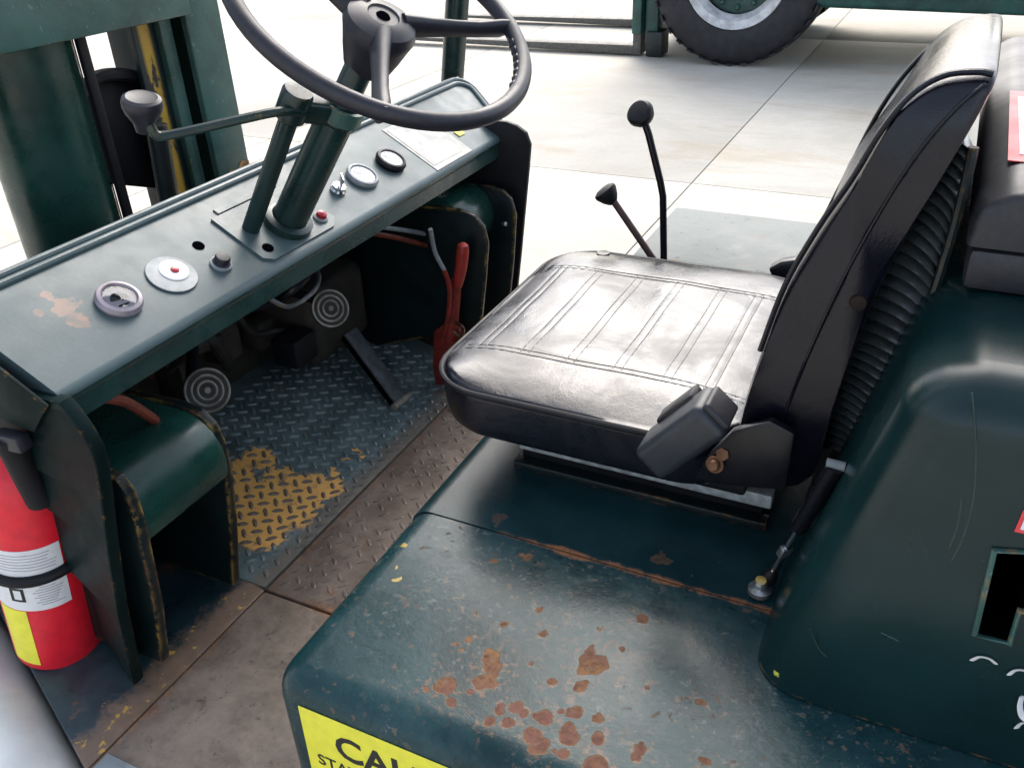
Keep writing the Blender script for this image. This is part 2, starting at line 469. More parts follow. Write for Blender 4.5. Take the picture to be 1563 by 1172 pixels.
def thing(name, loc, label, cat, group=None):
    o = bpy.data.objects.new(name, None); C.objects.link(o); o.location = loc
    o.empty_display_size = .1
    o['label'] = label; o['category'] = cat
    if group: o['group'] = group
    return o


def bevel(bm, r, seg=3, pred=None, ang=30):
    es = []
    for e in bm.edges:
        if len(e.link_faces) != 2: continue
        if e.calc_face_angle(0) < R_(ang): continue
        a, b = e.verts[0].co, e.verts[1].co
        if pred is None or pred(a, b): es.append(e)
    if es: bmesh.ops.bevel(bm, geom=es, offset=r, segments=seg, profile=.5, affect='EDGES', clamp_overlap=True)
    return bm


def prism(poly, axis, lo, hi, r=0, seg=2, bm=None):
    """extrude a 2D outline along an axis: x -> (y,z), y -> (x,z), z -> (x,y)"""
    bm = bm or bmesh.new()
    def P(u, v, t): return {'x': (t, u, v), 'y': (u, t, v), 'z': (u, v, t)}[axis]
    a = [bm.verts.new(P(u, v, lo)) for u, v in poly]; b = [bm.verts.new(P(u, v, hi)) for u, v in poly]
    n = len(poly)
    bm.faces.new(a); bm.faces.new(b[::-1])
    for i in range(n): bm.faces.new((a[i], b[i], b[(i + 1) % n], a[(i + 1) % n]))
    bmesh.ops.recalc_face_normals(bm, faces=bm.faces)
    if r: bevel(bm, r, seg)
    return bm


def box(lo, hi, r=0, seg=2, bm=None):
    return prism([(lo[0], lo[1]), (hi[0], lo[1]), (hi[0], hi[1]), (lo[0], hi[1])], 'z', lo[2], hi[2], r, seg, bm)


def obox(c, ax, ay, az, sx, sy, sz, r=0, seg=2):
    bm = box((-sx / 2, -sy / 2, -sz / 2), (sx / 2, sy / 2, sz / 2), r, seg)
    mt = Matrix((ax, ay, az)).transposed().to_4x4(); mt.translation = c
    bmesh.ops.transform(bm, matrix=mt, verts=bm.verts); return bm


def frame(d):
    d = V(d).normalized(); u = d.orthogonal().normalized(); return u, d.cross(u).normalized(), d


def smoothpath(pts, n=8):
    pts = [V(p) for p in pts]; out = []
    for i in range(len(pts) - 1):
        p0 = pts[max(0, i - 1)]; p1 = pts[i]; p2 = pts[i + 1]; p3 = pts[min(len(pts) - 1, i + 2)]
        for k in range(n):
            t = k / n
            out.append(.5 * ((2 * p1) + (p2 - p0) * t + (2 * p0 - 5 * p1 + 4 * p2 - p3) * t * t + (-p0 + 3 * p1 - 3 * p2 + p3) * t ** 3))
    out.append(pts[-1]); return out


def tube(pts, r, seg=12, closed=False, bm=None, flat=1.0, cap=True):
    bm = bm or bmesh.new(); pts = [V(p) for p in pts]; n = len(pts)
    rs = r if isinstance(r, (list, tuple)) else [r] * n
    tang = []
    for i in range(n):
        a = pts[(i - 1) % n] if closed or i else pts[0]; b = pts[(i + 1) % n] if closed or i < n - 1 else pts[-1]
        tang.append((b - a).normalized())
    u = tang[0].orthogonal().normalized(); rings = []
    for i in range(n):
        u = (u - tang[i] * u.dot(tang[i])).normalized(); v = tang[i].cross(u)
        rings.append([bm.verts.new(pts[i] + (u * math.cos(2 * math.pi * k / seg) + v * math.sin(2 * math.pi * k / seg) * flat) * rs[i]) for k in range(seg)])
    for i in range(n if closed else n - 1):
        A, B = rings[i], rings[(i + 1) % n]
        off = 0
        if closed and i == n - 1:
            off = min(range(seg), key=lambda o: (A[0].co - B[o].co).length)
        for k in range(seg):
            bm.faces.new((A[k], A[(k + 1) % seg], B[(k + 1 + off) % seg], B[(k + off) % seg]))
    if not closed and cap: bm.faces.new(rings[0][::-1]); bm.faces.new(rings[-1])
    return bm


def lathe(prof, org, axis, seg=32, bm=None):
    """prof: (radius, height) pairs"""
    bm = bm or bmesh.new(); u, v, d = frame(axis); org = V(org); rings = []
    for r, h in prof:
        if r < 1e-6: rings.append([bm.verts.new(org + d * h)])
        else: rings.append([bm.verts.new(org + d * h + (u * math.cos(2 * math.pi * k / seg) + v * math.sin(2 * math.pi * k / seg)) * r) for k in range(seg)])
    for A, B in zip(rings, rings[1:]):
        for k in range(seg):
            k2 = (k + 1) % seg
            if len(A) == 1 and len(B) == 1: continue
            if len(A) == 1: bm.faces.new((A[0], B[k], B[k2]))
            elif len(B) == 1: bm.faces.new((A[k], A[k2], B[0]))
            else: bm.faces.new((A[k], A[k2], B[k2], B[k]))
    return bm


def arc2(cx, cy, r, a0, a1, n=8):
    return [(cx + r * math.cos(R_(a0 + (a1 - a0) * i / n)), cy + r * math.sin(R_(a0 + (a1 - a0) * i / n))) for i in range(n + 1)]


def rrect(x0, y0, x1, y1, r, n=6):
    return arc2(x0 + r, y0 + r, r, 180, 270, n) + arc2(x1 - r, y0 + r, r, 270, 360, n) + arc2(x1 - r, y1 - r, r, 0, 90, n) + arc2(x0 + r, y1 - r, r, 90, 180, n)


def plate(corners, nrm, t, r=0):
    """thin slab from a 3D polygon, thickened along nrm"""
    bm = bmesh.new(); nrm = V(nrm).normalized()
    a = [bm.verts.new(V(c)) for c in corners]; b = [bm.verts.new(V(c) + nrm * t) for c in corners]
    n = len(a); bm.faces.new(a[::-1]); bm.faces.new(b)
    for i in range(n): bm.faces.new((a[i], a[(i + 1) % n], b[(i + 1) % n], b[i]))
    if r: bevel(bm, r, 2)
    return bm


def text_bm(s, org, xd, yd, size, depth=.0006, bold=.012):
    cu = bpy.data.curves.new('lettering', 'FONT'); cu.body = s; cu.size = size; cu.extrude = depth; cu.offset = bold * size; cu.resolution_u = 3
    o = bpy.data.objects.new('lettering', cu); C.objects.link(o)
    bpy.context.view_layer.update()
    me = bpy.data.meshes.new_from_object(o.evaluated_get(bpy.context.evaluated_depsgraph_get()))
    bm = bmesh.new(); bm.from_mesh(me)
    bpy.data.objects.remove(o); bpy.data.meshes.remove(me); bpy.data.curves.remove(cu)
    xd = V(xd).normalized(); yd = V(yd).normalized(); zd = xd.cross(yd)
    mt = Matrix((xd, yd, zd)).transposed().to_4x4(); mt.translation = V(org)
    bmesh.ops.transform(bm, matrix=mt, verts=bm.verts); return bm


X, Y, Z = V((1, 0, 0)), V((0, 1, 0)), V((0, 0, 1))
GZ = -.45
# ------------------------------------------------------------------ ground
gnd = link('ground', prism([(-400, -400), (400, -400), (400, 400), (-400, 400)], 'z', GZ - .10, GZ - .008), M['concrete'])
gnd['kind'] = 'structure'
JX, JY, SX, SY = -1.125, 4.33, 2.72, 4.2
slab0 = None
for i in range(-5, 5):
    for j in range(-3, 6):
        if slab0 is None:
            slab0 = link('concrete_slab', box((.0035, .0035, GZ - .006), (SX - .0035, SY - .0035, GZ), .003, 2), M['concrete'], gnd); o = slab0
        else:
            o = slab0.copy(); C.objects.link(o); o.parent = gnd
        o.location = (JX + i * SX, JY + j * SY, 0)

# ------------------------------------------------------------------ main forklift
FL = thing('forklift', (-.4, 1.12, GZ), 'dark green forklift with black vinyl seat, steering wheel and worn open operator floor', 'forklift')
def part(name, bm, mat, parent=None, smooth=35, **k): return link(name, bm, M[mat] if isinstance(mat, str) else mat, parent or FL, smooth, **k)

CY = 1.105
# chassis under the floor
part('chassis', prism([(-1.62, -.30), (1.3, -.30), (1.3, -.03), (-1.62, -.03)], 'y', .62, 1.62, .01), 'green_dark')
def wheel(x, y0, y1, r):
    yc = (y0 + y1) / 2; hw = (y1 - y0) / 2
    o = part('wheel', lathe([(r * .55, -hw), (r * .9, -hw), (r, -hw * .75), (r, hw * .75), (r * .9, hw), (r * .55, hw)], (x, yc, GZ + r), Y, 40), 'tyre')
    link('rim', lathe([(0, -hw * .5), (r * .30, -hw * .6), (r * .5, -hw * .8), (r * .56, -hw * .8), (r * .56, hw * .8), (0, hw * .8)], (x, yc, GZ + r), Y, 32), M['whitepaint'], o)
for x, r in ((-1.72, .34), (.95, .30)):
    wheel(x, .56, .78, r); wheel(x, 1.42, 1.64, r)

# floor plates
part('floor_plate', prism([(-.852, .40), (-.56, .40), (-.56, .757), (-.852, .757)], 'z', -.03, 0, .003), 'floorsmooth')
bt = part('floor_plate', prism([(-.852, .761), (-.53, .761), (-.53, 1.70), (-.852, 1.70)], 'z', -.03, .001, .003), 'floorbrown')
part('floor_strip', prism([(-.845, .402), (-.70, .402), (-.70, .428), (-.845, .428)], 'z', .0005, .004, .001), 'stripgrey')
# near front floor with the extinguisher (angled outer edge)
part('step_plate', prism([(-.856, .40), (-.856, .761), (-1.75, .95), (-1.75, .767)], 'z', -.03, -.002, .003), 'floorgreen')
part('step_side_skirt', prism([(-.53, .412), (-.853, .412), (-1.75, .78), (-1.75, .80), (-.853, .435), (-.53, .435)], 'z', -.28, -.034, .003), 'green_dark')
ra, rbb = at(130, 1172, 'z', -.02), at(0, 935, 'z', -.02)
dd_ = (rbb - ra).normalized(); off_ = V((-.040, -.046, -.050))
part('white_side_rail', tube([ra - dd_ * .10 + off_, rbb + dd_ * .5 + off_], .060, 24), 'cream')
# toe board with raised lugs
TX1 = -1.30; TZ1 = (TOE_X - TX1) * TOE_T
toe = part('toe_board', prism([(-.858, 0), (TOE_X, 0), (TX1, TZ1), (TX1, TZ1 - .03), (TOE_X, -.03), (-.858, -.03)], 'y', .765, 1.56, .002), 'toe')


def lugs(x0, x1, y0, y1, pitch, zf, name, mat, parent, L=.0122, Wd=.0042, H=.0030, skip=0.0):
    bm = bmesh.new(); c, s = math.cos(R_(47)), math.sin(R_(47))
    n = int((abs(x1 - x0) + abs(y1 - y0)) / pitch) + 2; cx, cy = (x0 + x1) / 2, (y0 + y1) / 2
    for i in range(-n, n):
        for j in range(-n, n):
            u, v = i * pitch, j * pitch
            x, y = cx + u * c - v * s, cy + u * s + v * c
            if not (min(x0, x1) < x < max(x0, x1) and y0 < y < y1) or random.random() < skip: continue
            d = V((c, s, 0)) if (i + j) % 2 else V((-s, c, 0)); e = V((-d.y, d.x, 0))
            q = []
            for (a, b, h) in ((-1, 0, 0), (-.55, -1, 0), (.55, -1, 0), (1, 0, 0), (.55, 1, 0), (-.55, 1, 0), (-.62, 0, 1), (-.3, -.45, 1), (.3, -.45, 1), (.62, 0, 1), (.3, .45, 1), (-.3, .45, 1)):
                p = V((x, y, 0)) + d * a * L + e * b * Wd
                q.append(bm.verts.new((p.x, p.y, zf(p.x) + h * H - (.0004 if h == 0 else 0))))
            for k in range(6): bm.faces.new((q[k], q[(k + 1) % 6], q[6 + (k + 1) % 6], q[6 + k]))
            bm.faces.new(q[6:])
    o = part(name, bm, mat, parent, 25); o['kind'] = 'stuff'; return o


lugs(-1.22, -.864, .78, 1.52, .0215, lambda x: max(0, (TOE_X - x) * TOE_T), 'tread_lugs', 'lug', toe, skip=.012)
lugs(-.845, -.57, .775, 1.5, .0215, lambda x: .001, 'tread_lugs', 'luggrey', bt, H=.0011, skip=.25)

# firewall and inner structure under the dashboard
part('firewall', prism([(.55, -.02), (1.66, -.02), (1.66, .44), (.55, .44)], 'x', -1.262, -1.25, .002), 'firewall')
part('firewall_rib', prism([(-1.25, .02), (-1.17, .02), (-1.19, .40), (-1.25, .43)], 'y', .98, 1.0, .003), 'firewall')
part('pump_housing', box((-1.24, 1.25, .10), (-1.09, 1.45, .27), .02, 3), 'firewall')

# dashboard: sloping face, trapezium in its own plane
DZ, DX1 = .495, -.845
def dloc(p): return V(((p - DO).dot(DE), p.y, (p - DO).dot(DN)))
def dw(u, v, h=0.0): return DO + DE * u + V((0, v, 0)) + DN * h
UB = (dloc(dash_at(693, 125)).x + dloc(dash_at(336, 292)).x + dloc(dash_at(76, 392)).x) / 3
vfa, vfb = .535, dash_at(790, 207).y - .004
vbb = dash_at(709, 124).y; vba = .530
bm = bmesh.new()
sec = [(UB + .012, -.03), (UB + .012, 0), (.014, 0)] + [(.014 - .014 * math.sin(R_(a)), -.014 + .014 * math.cos(R_(a))) for a in (20, 40, 60, 80, 100)]
ends = []
for lo_ in (True, False):
    ring = []
    for u, h in sec:
        k = min(1, max(0, u / UB)); v = (vfa + (vba - vfa) * k) if lo_ else (vfb + (vbb - vfb) * k)
        ring.append(bm.verts.new(dw(u, v, h)))
    p_ = ring[-1].co
    for dx_, dz_ in ((-.002, -.026), (-.010, -.026), (-.012, -.012)): ring.append(bm.verts.new((p_.x + dx_, p_.y, p_.z + dz_)))
    ends.append(ring)
n = len(ends[0])
for i in range(n): bm.faces.new((ends[0][i], ends[0][(i + 1) % n], ends[1][(i + 1) % n], ends[1][i]))
bm.faces.new(ends[0]); bm.faces.new(ends[1][::-1])
for f_ in bm.faces:
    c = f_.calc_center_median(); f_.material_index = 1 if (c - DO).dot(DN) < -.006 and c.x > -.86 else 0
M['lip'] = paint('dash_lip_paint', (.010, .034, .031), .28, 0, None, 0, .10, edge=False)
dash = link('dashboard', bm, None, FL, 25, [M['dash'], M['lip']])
rc = .035
rim = [dw(UB - .004, .50), dw(UB - .004, vbb - .012 - rc)] + [dw(UB - .004 - rc + rc * math.cos(R_(a)), vbb - .012 - rc + rc * math.sin(R_(a)) ) for a in range(15, 76, 15)] + [dw(UB - .006 - rc, vbb - .016), dw(.02, vfb - .010)]
part('dash_rim', tube([p + DN * .001 for p in rim], .0055, 10), 'dash', dash)
rim2 = [dw(UB + .010, .50), dw(UB + .010, vbb - rc)] + [dw(UB + .010 - rc + rc * math.cos(R_(a)), vbb + .002 - rc + rc * math.sin(R_(a))) for a in range(15, 76, 15)] + [dw(UB - rc, vbb), dw(.02, vfb + .004)]
part('dash_rim', tube([p - DN * .002 for p in rim2], .0060, 10), 'dash', dash)
part('cowl', plate([dw(UB + .012, .53, -.004), dw(UB + .012, 1.70, -.004), V((-1.27, 1.66, .22)), V((-1.27, .55, .22))], (-1, 0, -.6), .012), 'green_dark')
part('dash_end', prism([(-.850, .494), (-1.0, .580), (-1.0, .46), (-.89, .45)], 'y', .5150, .5205, .001), 'panel')
pl = [dash_at(312, 342), dash_at(420, 400), dash_at(519, 340), dash_at(410, 293)]
ua, ub = (dloc(pl[1]).x + dloc(pl[2]).x) / 2, dloc(pl[0]).x
va, vb = (pl[0].y + pl[1].y) / 2, pl[2].y
cplate = [dw(ub, va), dw(ua + .012, va), dw(ua, va + .014), dw(ua, vb - .02), dw(ua + .015, vb), dw(ub, vb)]
part('column_plate', plate(cplate, DN, .004, .0015), 'dash', dash)
g1, g2 = dloc(dash_at(325, 322)), dloc(dash_at(410, 278))
part('cover_strip', plate([dw(ub + .004, g1.y), dw(g1.x, g1.y), dw(g1.x, g2.y), dw(ub + .004, g2.y)], DN, .0025, .001), 'dash', dash)
# side panels of the dashboard: near one angled, far one straight


def side_panel(name, prof, y_of, x_front, t, mat):
    bm = bmesh.new(); cols = []
    for k, (dx) in enumerate((0, 1)):
        for side in (0, 1):
            ring = []
            for (x, z) in prof:
                xx = x if dx == 0 else x_front
                ring.append(bm.verts.new((xx, y_of(xx, z) + side * t, z)))
            cols.append(ring)
    a, b, c, d = cols  # rear/near, rear/far, front/near, front/far
    n = len(prof)
    for i in range(n - 1):
        bm.faces.new((a[i], a[i + 1], c[i + 1], c[i])); bm.faces.new((b[i], d[i], d[i + 1], b[i + 1]))
        bm.faces.new((a[i], b[i], b[i + 1], a[i + 1])); bm.faces.new((c[i], c[i + 1], d[i + 1], d[i]))
    bm.faces.new((a[0], c[0], d[0], b[0])); bm.faces.new((a[-1], b[-1], d[-1], c[-1]))
    bmesh.ops.recalc_face_normals(bm, faces=bm.faces)
    bevel(bm, .003, 2, None, 50)
    return part(name, bm, mat, smooth=30)


def near_y(x, z):
    k = min(1, max(0, z / .495)); x0 = -.896 + .05 * k
    return .522 + (x0 - x) * .58 * (1 - k)


pp = [at(px, py, 'y', .525) for px, py in ((209, 1044), (190, 935), (176, 830), (166, 760), (157, 712), (146, 685), (128, 658), (108, 632), (92, 614))]
side_panel('side_panel', [(p.x, max(-.001, p.z)) for p in pp], near_y, -1.75, .019, 'panel')
pf = [at(px, py, 'y', 1.662) for px, py in ((770, 600), (786, 470), (795, 380), (806, 262), (809, 222), (802, 203), (788, 192), (772, 186))]
side_panel('side_panel', [(p.x, p.z) for p in pf], lambda x, z: 1.662, -1.32, .012, 'black')

# cheek plates with the rounded cylinder covers between them
def cheek(y, rear, t=.016, xf=-1.22, mat='green_chip'):
    poly = [(xf, -.001)] + rear + [(xf, rear[-1][1] - .015)]
    return part('cheek_plate', prism(poly, 'y', y, y + t, .003), mat)
c1 = [at(px, py, 'y', .565) for px, py in ((250, 1010), (240, 930), (225, 860), (212, 800), (196, 755), (178, 730), (158, 722))]
cheek(.562, [(p.x, max(0, p.z)) for p in c1])
c2 = [at(px, py, 'y', .745) for px, py in ((360, 892), (356, 800), (350, 735), (340, 685), (325, 650), (303, 628), (275, 616))]
cheek(.740, [(p.x, max(0, p.z)) for p in c2])
c3 = [at(px, py, 'y', 1.48) for px, py in ((735, 500), (742, 430), (746, 372), (740, 345), (725, 328), (700, 318))]
cheek(1.475, [(p.x, p.z) for p in c3], .01)
c4 = [at(px, py, 'y', 1.61) for px, py in ((775, 480), (783, 400), (787, 330), (780, 304), (766, 290), (745, 284))]
cheek(1.61, [(p.x, p.z) for p in c4], .01)
def cover(y0, y1, a, b):
    """rounded cover between two cheeks: a, b are the (x, z) of the upper rear bulge and its size"""
    x, z = a
    poly = [(-1.22, z - b)] + [(x + b * .95 * math.sin(R_(t)), z - b + b * math.cos(R_(t))) for t in range(0, 121, 10)] + [(-1.22, z - 1.45 * b)]
    poly[0] = (-1.22, z + .005); 
    return part('cylinder_cover', prism(poly, 'y', y0, y1, .004), 'cyl')
q = at(235, 690, 'y', .65)
cover(.578, .74, (q.x - .035, q.z + .008), .070)
q = at(700, 300, 'y', 1.54)
cover(1.485, 1.61, (q.x - .02, q.z + .01), .07)
part('bolt', lathe([(.006, 0), (.006, .004), (0, .006)], at(259, 723, 'y', .66), (1, -.4, .5), 8), 'white')
part('bolt', lathe([(.005, 0), (.005, .008), (0, .009)], at(768, 342, 'y', 1.6), (1, -.3, .2), 8), 'steel')

# steering column
cb = dash_at(437, 345); HY = cb.y + .02; hub = at(586, 22, 'y', HY)
ax = (hub - cb).normalized(); L = (hub - cb).length
col = part('steering_column', lathe([(.027, 0), (.027, L * .60), (.030, L * .61), (.030, L * .66), (.024, L * .67), (.020, L * .70), (.020, L * .98)], cb - ax * .02, ax, 32), 'green')
part('column_collar', lathe([(.030, .004), (.038, .004), (.038, .016), (.030, .020), (.028, .020)], cb, DN * .5 + ax * .5, 32), 'green', col)
rb = dash_at(378, 348); rt = at(452, 150, 'y', rb.y + .0)
rod = part('shift_rod', tube([rb - Z * .01, rt], .0135, 16), 'green')
hd = (rt - rb).normalized()
part('rod_clamp', lathe([(.0, .014), (.019, .013), (.0215, .008), (.0215, -.030), (.017, -.034), (.0, -.034)], rt, hd, 24), 'green', rod)
midp = cb + ax * (L * .585)
link_d = (midp - (rt - hd * .012)); ll = link_d.length
e1 = link_d.normalized(); e2 = ax.cross(e1).normalized(); e3 = e1.cross(e2)
part('rod_bracket', obox((midp + rt - hd * .012) / 2, e1, e2, e3, ll, .038, .034, .008, 3), 'green', col)
part('clamp_band', lathe([(.0285, -.012), (.034, -.012), (.034, .012), (.0285, .012)], cb + ax * (L * .60), ax, 28), 'mast', col)
# gear lever
gp = [at(465, 172, 'y', rb.y)] + [at(px, py, 'y', yy) for px, py, yy in ((425, 171, rb.y - .035), (370, 182, rb.y - .07), (300, 198, rb.y - .11), (255, 207, rb.y - .135), (238, 206, rb.y - .145), (228, 190, rb.y - .149), (222, 175, rb.y - .15))]
gl = part('gear_lever', tube(smoothpath(gp, 6), .0065, 10), 'green')
kp = at(217, 160, 'y', rb.y - .15); kd = V((.30, -.06, 1)).normalized()
part('knob', lathe([(0, -.036), (.010, -.036), (.013, -.024), (.021, -.012), (.0245, -.003), (.0250, .003), (.0235, .008), (.019, .0105), (.017, .0098), (0, .0105)], kp, kd, 28), 'wheelgrey', gl)

# steering wheel
WN = V((.65, -.15, 1)).normalized(); WR = .208 * HY / 1.078
wu = (X - WN * X.dot(WN)).normalized(); wv = WN.cross(wu)
def wp(a, r, h=0): return hub + (wu * math.cos(R_(a)) + wv * math.sin(R_(a))) * r + WN * h
sw = part('steering_wheel', tube([wp(a, WR, 0) for a in range(0, 360, 5)], .0117, 14, True), 'wheelgrey', smooth=60)
hubm = part('hub', lathe([(.018, -.075), (.032, -.070), (.040, -.045), (.046, -.022), (.050, -.008), (.046, .004), (.034, .010), (.022, .0115), (.020, .009), (.010, .009), (.009, .002), (0, .002)], hub - WN * .012, WN, 36), 'wheelgrey', sw)
part('horn_recess', lathe([(.0085, .0115), (.0085, .0128), (0, .0128)], hub - WN * .014, WN, 20), 'hole', sw)
part('hub_ring', tube([hub - WN * .005 + (wu * math.cos(R_(a)) + wv * math.sin(R_(a))) * .036 for a in range(0, 360, 10)], .0008, 6, True), 'blackgloss', sw)
def ang_of(px, py):
    d = ROT @ V((px - 781.5, py - 586, FOC)); t = (hub - CAM).dot(WN) / d.dot(WN); q = CAM + d * t - hub
    return math.degrees(math.atan2(q.dot(wv), q.dot(wu)))
a1, a2 = ang_of(583, 172), ang_of(752, 38)
for a in (a1, a2, a1 - (a2 - a1) if False else (a1 + a2) / 2 + 180):
    pts = [wp(a, .03, -.016), wp(a, .07, -.014), wp(a, .11, -.012), wp(a, .15, -.010), wp(a, .185, -.005), wp(a, .206, 0)]
    part('spoke', tube(pts, [.021, .017, .0145, .014, .016, .012], 14, flat=.62), 'wheelgrey', sw, 60)
gb = bmesh.new()
for k in range(7):
    a = ang_of(790, 100) - 15 + k * 5
    lathe([(0, -.0095), (.0075, -.006), (.0105, 0), (.0075, .006), (0, .0095)], wp(a, WR - .0045, -.001), WN, 16, gb)
part('finger_grips', gb, 'wheelgrey', sw)

# instruments
def zc(px, py): return dash_at(px, py, .0008)
def sc_(prof, k): return [(r * k, h * k) for r, h in prof]
c0 = zc(181, 461); k1 = 1.16
g = part('temperature_gauge', lathe(sc_([(.0245, 0), (.0255, .004), (.0235, .009), (.0195, .0105), (.0175, .0075), (.0175, .004), (0, .004)], k1), c0, DN, 40), 'bezel')
c = c0 + DN * .0052
def on(c, a, b, h=0): return c + DE * a + Y * b + DN * h
part('gauge_face', lathe([(.0198, .0), (.0198, .0006), (0, .0006)], c, DN, 32), 'dial', g)
part('gauge_scale', plate([on(c, -.002 + math.sin(R_(a)) * .0125, math.cos(R_(a)) * .0125, .0008) for a in range(-14, 171, 12)], DN, .0006), 'dialdark', g)
part('needle', tube([on(c, -.005, .003, .002), on(c, .009, -.004, .002)], .0010, 6), 'ink', g)
part('gauge_marking', tube([on(c, -.010, -.010, .0012), on(c, -.012, .004, .0012)], .0022, 6, flat=.4), 'ink', g)
n_ = NT('gauge_glass'); gg = n_.n.new('ShaderNodeBsdfGlossy'); gg.inputs['Roughness'].default_value = .04
tt_ = n_.n.new('ShaderNodeBsdfTransparent'); fr_ = n_.n.new('ShaderNodeFresnel'); fr_.inputs['IOR'].default_value = 1.5
mx_ = n_.n.new('ShaderNodeMixShader'); n_.l.new(fr_.outputs[0], mx_.inputs[0]); n_.l.new(tt_.outputs[0], mx_.inputs[1]); n_.l.new(gg.outputs[0], mx_.inputs[2])
n_.l.new(mx_.outputs[0], n_.n['Material Output'].inputs['Surface']); M['glass'] = n_.m
part('gauge_glass', lathe(sc_([(.0174, .0072), (.0174, .0078), (0, .0082), (0, .0076)], k1), c0, DN, 32), 'glass', g)
c0 = zc(262, 420)
h = part('indicator_lamp', lathe([(.0335, 0), (.0345, .0015), (.0338, .0026), (0, .0026)], c0, DN, 44), 'washer')
part('lamp_ring', lathe([(.0200, .0022), (.0200, .0036), (.0185, .0042), (0, .0042)], zc(265, 415), DN, 36), 'white', h)
part('lamp_lens', lathe([(.0062, .0040), (.0058, .0058), (.003, .0066), (0, .0068)], zc(266, 415), DN, 16), 'redbutton', h)
c0 = zc(337, 404)
k = part('push_knob', lathe([(.0135, 0), (.0135, .004), (.0110, .006), (.0110, .013), (.0095, .0165), (0, .0175)], c0, DN, 28), 'wheelgrey')
part('knob_nut', lathe([(.0155, 0), (.0155, .0035), (.0128, .0045), (.0128, 0)], c0, DN, 24), 'washer', k)
for px, py in ((303, 375), (409, 378)):
    part('screw_hole', lathe([(.0088, -.0004), (.0088, .0006), (0, .0006)], dash_at(px, py, .0045 if px > 400 else .0003), DN, 20), 'hole')
c0 = dash_at(489, 333, .004)
b = part('warning_lamp', lathe([(.0088, 0), (.0088, .006), (.0080, .010), (.004, .0125), (0, .013)], c0, DN, 20), 'redbutton')
part('lamp_ring', lathe([(.0125, 0), (.0125, .003), (.009, .005), (.009, 0)], c0, DN, 20), 'washer', b)
c0 = zc(515, 292)
ig = part('ignition_lock', lathe([(.0135, 0), (.0135, .004), (.0110, .007), (.0110, .012), (0, .012)], c0, DN, 28), 'chrome')
kb = obox(c0 + DN * .021 , (DE + Y * .9).normalized(), DN, (DE * .9 - Y).normalized(), .021, .020, .0030, .0012)
part('key', kb, 'chrome', ig)
g = part('fuel_gauge', lathe(sc_([(.0235, 0), (.0245, .004), (.0225, .008), (.0195, .0085), (.018, .006), (0, .006)], 1.22), zc(552, 272), DN, 40), 'washer')
part('gauge_face', lathe([(.0218, .0), (.0218, .0012), (.012, .0016), (0, .0016)], zc(552, 272) + DN * .0068, DN, 32), 'white', g)
FG = g
g = part('hour_meter', lathe(sc_([(.0205, 0), (.0215, .005), (.0195, .009), (.0165, .0095), (.0155, .007), (0, .007)], 1.36), zc(595, 249), DN, 40), 'black')
part('gauge_face', lathe([(.0212, .0), (.0212, .0014), (0, .0020)], zc(595, 249) + DN * .0088, DN, 32), 'white', g)
def ticks(parent, c, r, n, a0, a1):
    for k_ in range(n):
        a = R_(a0 + (a1 - a0) * k_ / (n - 1)); d_ = DE * math.sin(a) + Y * math.cos(a)
        part('dial_mark', obox(c + d_ * r, d_, DN.cross(d_), DN, .0030, .0009, .0006), 'inkgrey', parent)
    part('needle', tube([c - (DE * .3 + Y) * .002, c + (DE * .8 - Y * .6).normalized() * (r - .001)], .0006, 6), 'inkgrey', parent)
ticks(g, zc(595, 249) + DN * .0108, .0165, 9, -30, 210)
ticks(FG, zc(552, 272) + DN * .0085, .0165, 7, 0, 180)
lp = [dloc(dash_at(px, py)) for px, py in ((590, 197), (660, 263), (718, 234), (645, 170))]
u1, u0 = (lp[0].x + lp[3].x) / 2, (lp[1].x + lp[2].x) / 2
v0, v1 = (lp[0].y + lp[1].y) / 2, (lp[2].y + lp[3].y) / 2
dl = part('data_plate', plate([dw(u0, v0), dw(u1, v0), dw(u1, v1), dw(u0, v1)], DN, .0012), plain('aged_label_tape', (.42, .41, .36), .5, 0, .2, .03))
part('label_paper', plate([dw(u0 + .012, v0 + .006, .0012), dw(u1 - .006, v0 + .008, .0012), dw(u1 - .006, v1 - .008, .0012), dw(u0 + .02, v1 - .012, .0012), dw(u0 + .010, v1 - .03, .0012)], DN, .0006), plain('aged_paper', (.50, .49, .45), .6, 0, .2, .03, 25), dl)
c = zc(701, 203); part('yellow_dot_sticker', plate([on(c, -.008, -.012), on(c, .007, -.012), on(c, .007, .012), on(c, -.008, .012)], DN, .0012), 'yellowtag')
# hoses and wires under the dashboard
part('hose', tube(smoothpath([at(150, 606, 'x', -.865), at(185, 611, 'x', -.88), at(215, 627, 'x', -.90), at(242, 650, 'x', -.93), at(250, 690, 'x', -.99)]), .0075, 10), 'hosered')
part('hose', tube(smoothpath([at(540, 352, 'x', -.95), at(600, 362, 'x', -.95), at(655, 376, 'x', -.94)]), .0055, 8), 'hosered')
part('pipe', tube(smoothpath([at(550, 343, 'x', -.96), at(620, 352, 'x', -.95), at(655, 360, 'x', -.94), at(664, 375, 'x', -.93)]), .005, 8), 'washer')
part('cable', tube(smoothpath([at(657, 350, 'y', 1.36), at(664, 385, 'y', 1.38), at(678, 412, 'y', 1.39)]), .0045, 8), 'washer')
part('cable', tube(smoothpath([at(677, 410, 'y', 1.39), at(686, 440, 'y', 1.40), at(684, 480, 'y', 1.41), at(676, 520, 'y', 1.42)]), .005, 8), 'redbrake')
part('wiring', tube(smoothpath([at(405, 452, 'x', -1.02), at(440, 468, 'x', -1.0), at(475, 448, 'x', -.99), at(487, 425, 'x', -1.0), at(480, 408, 'x', -1.02)]), .0045, 8), 'steel')
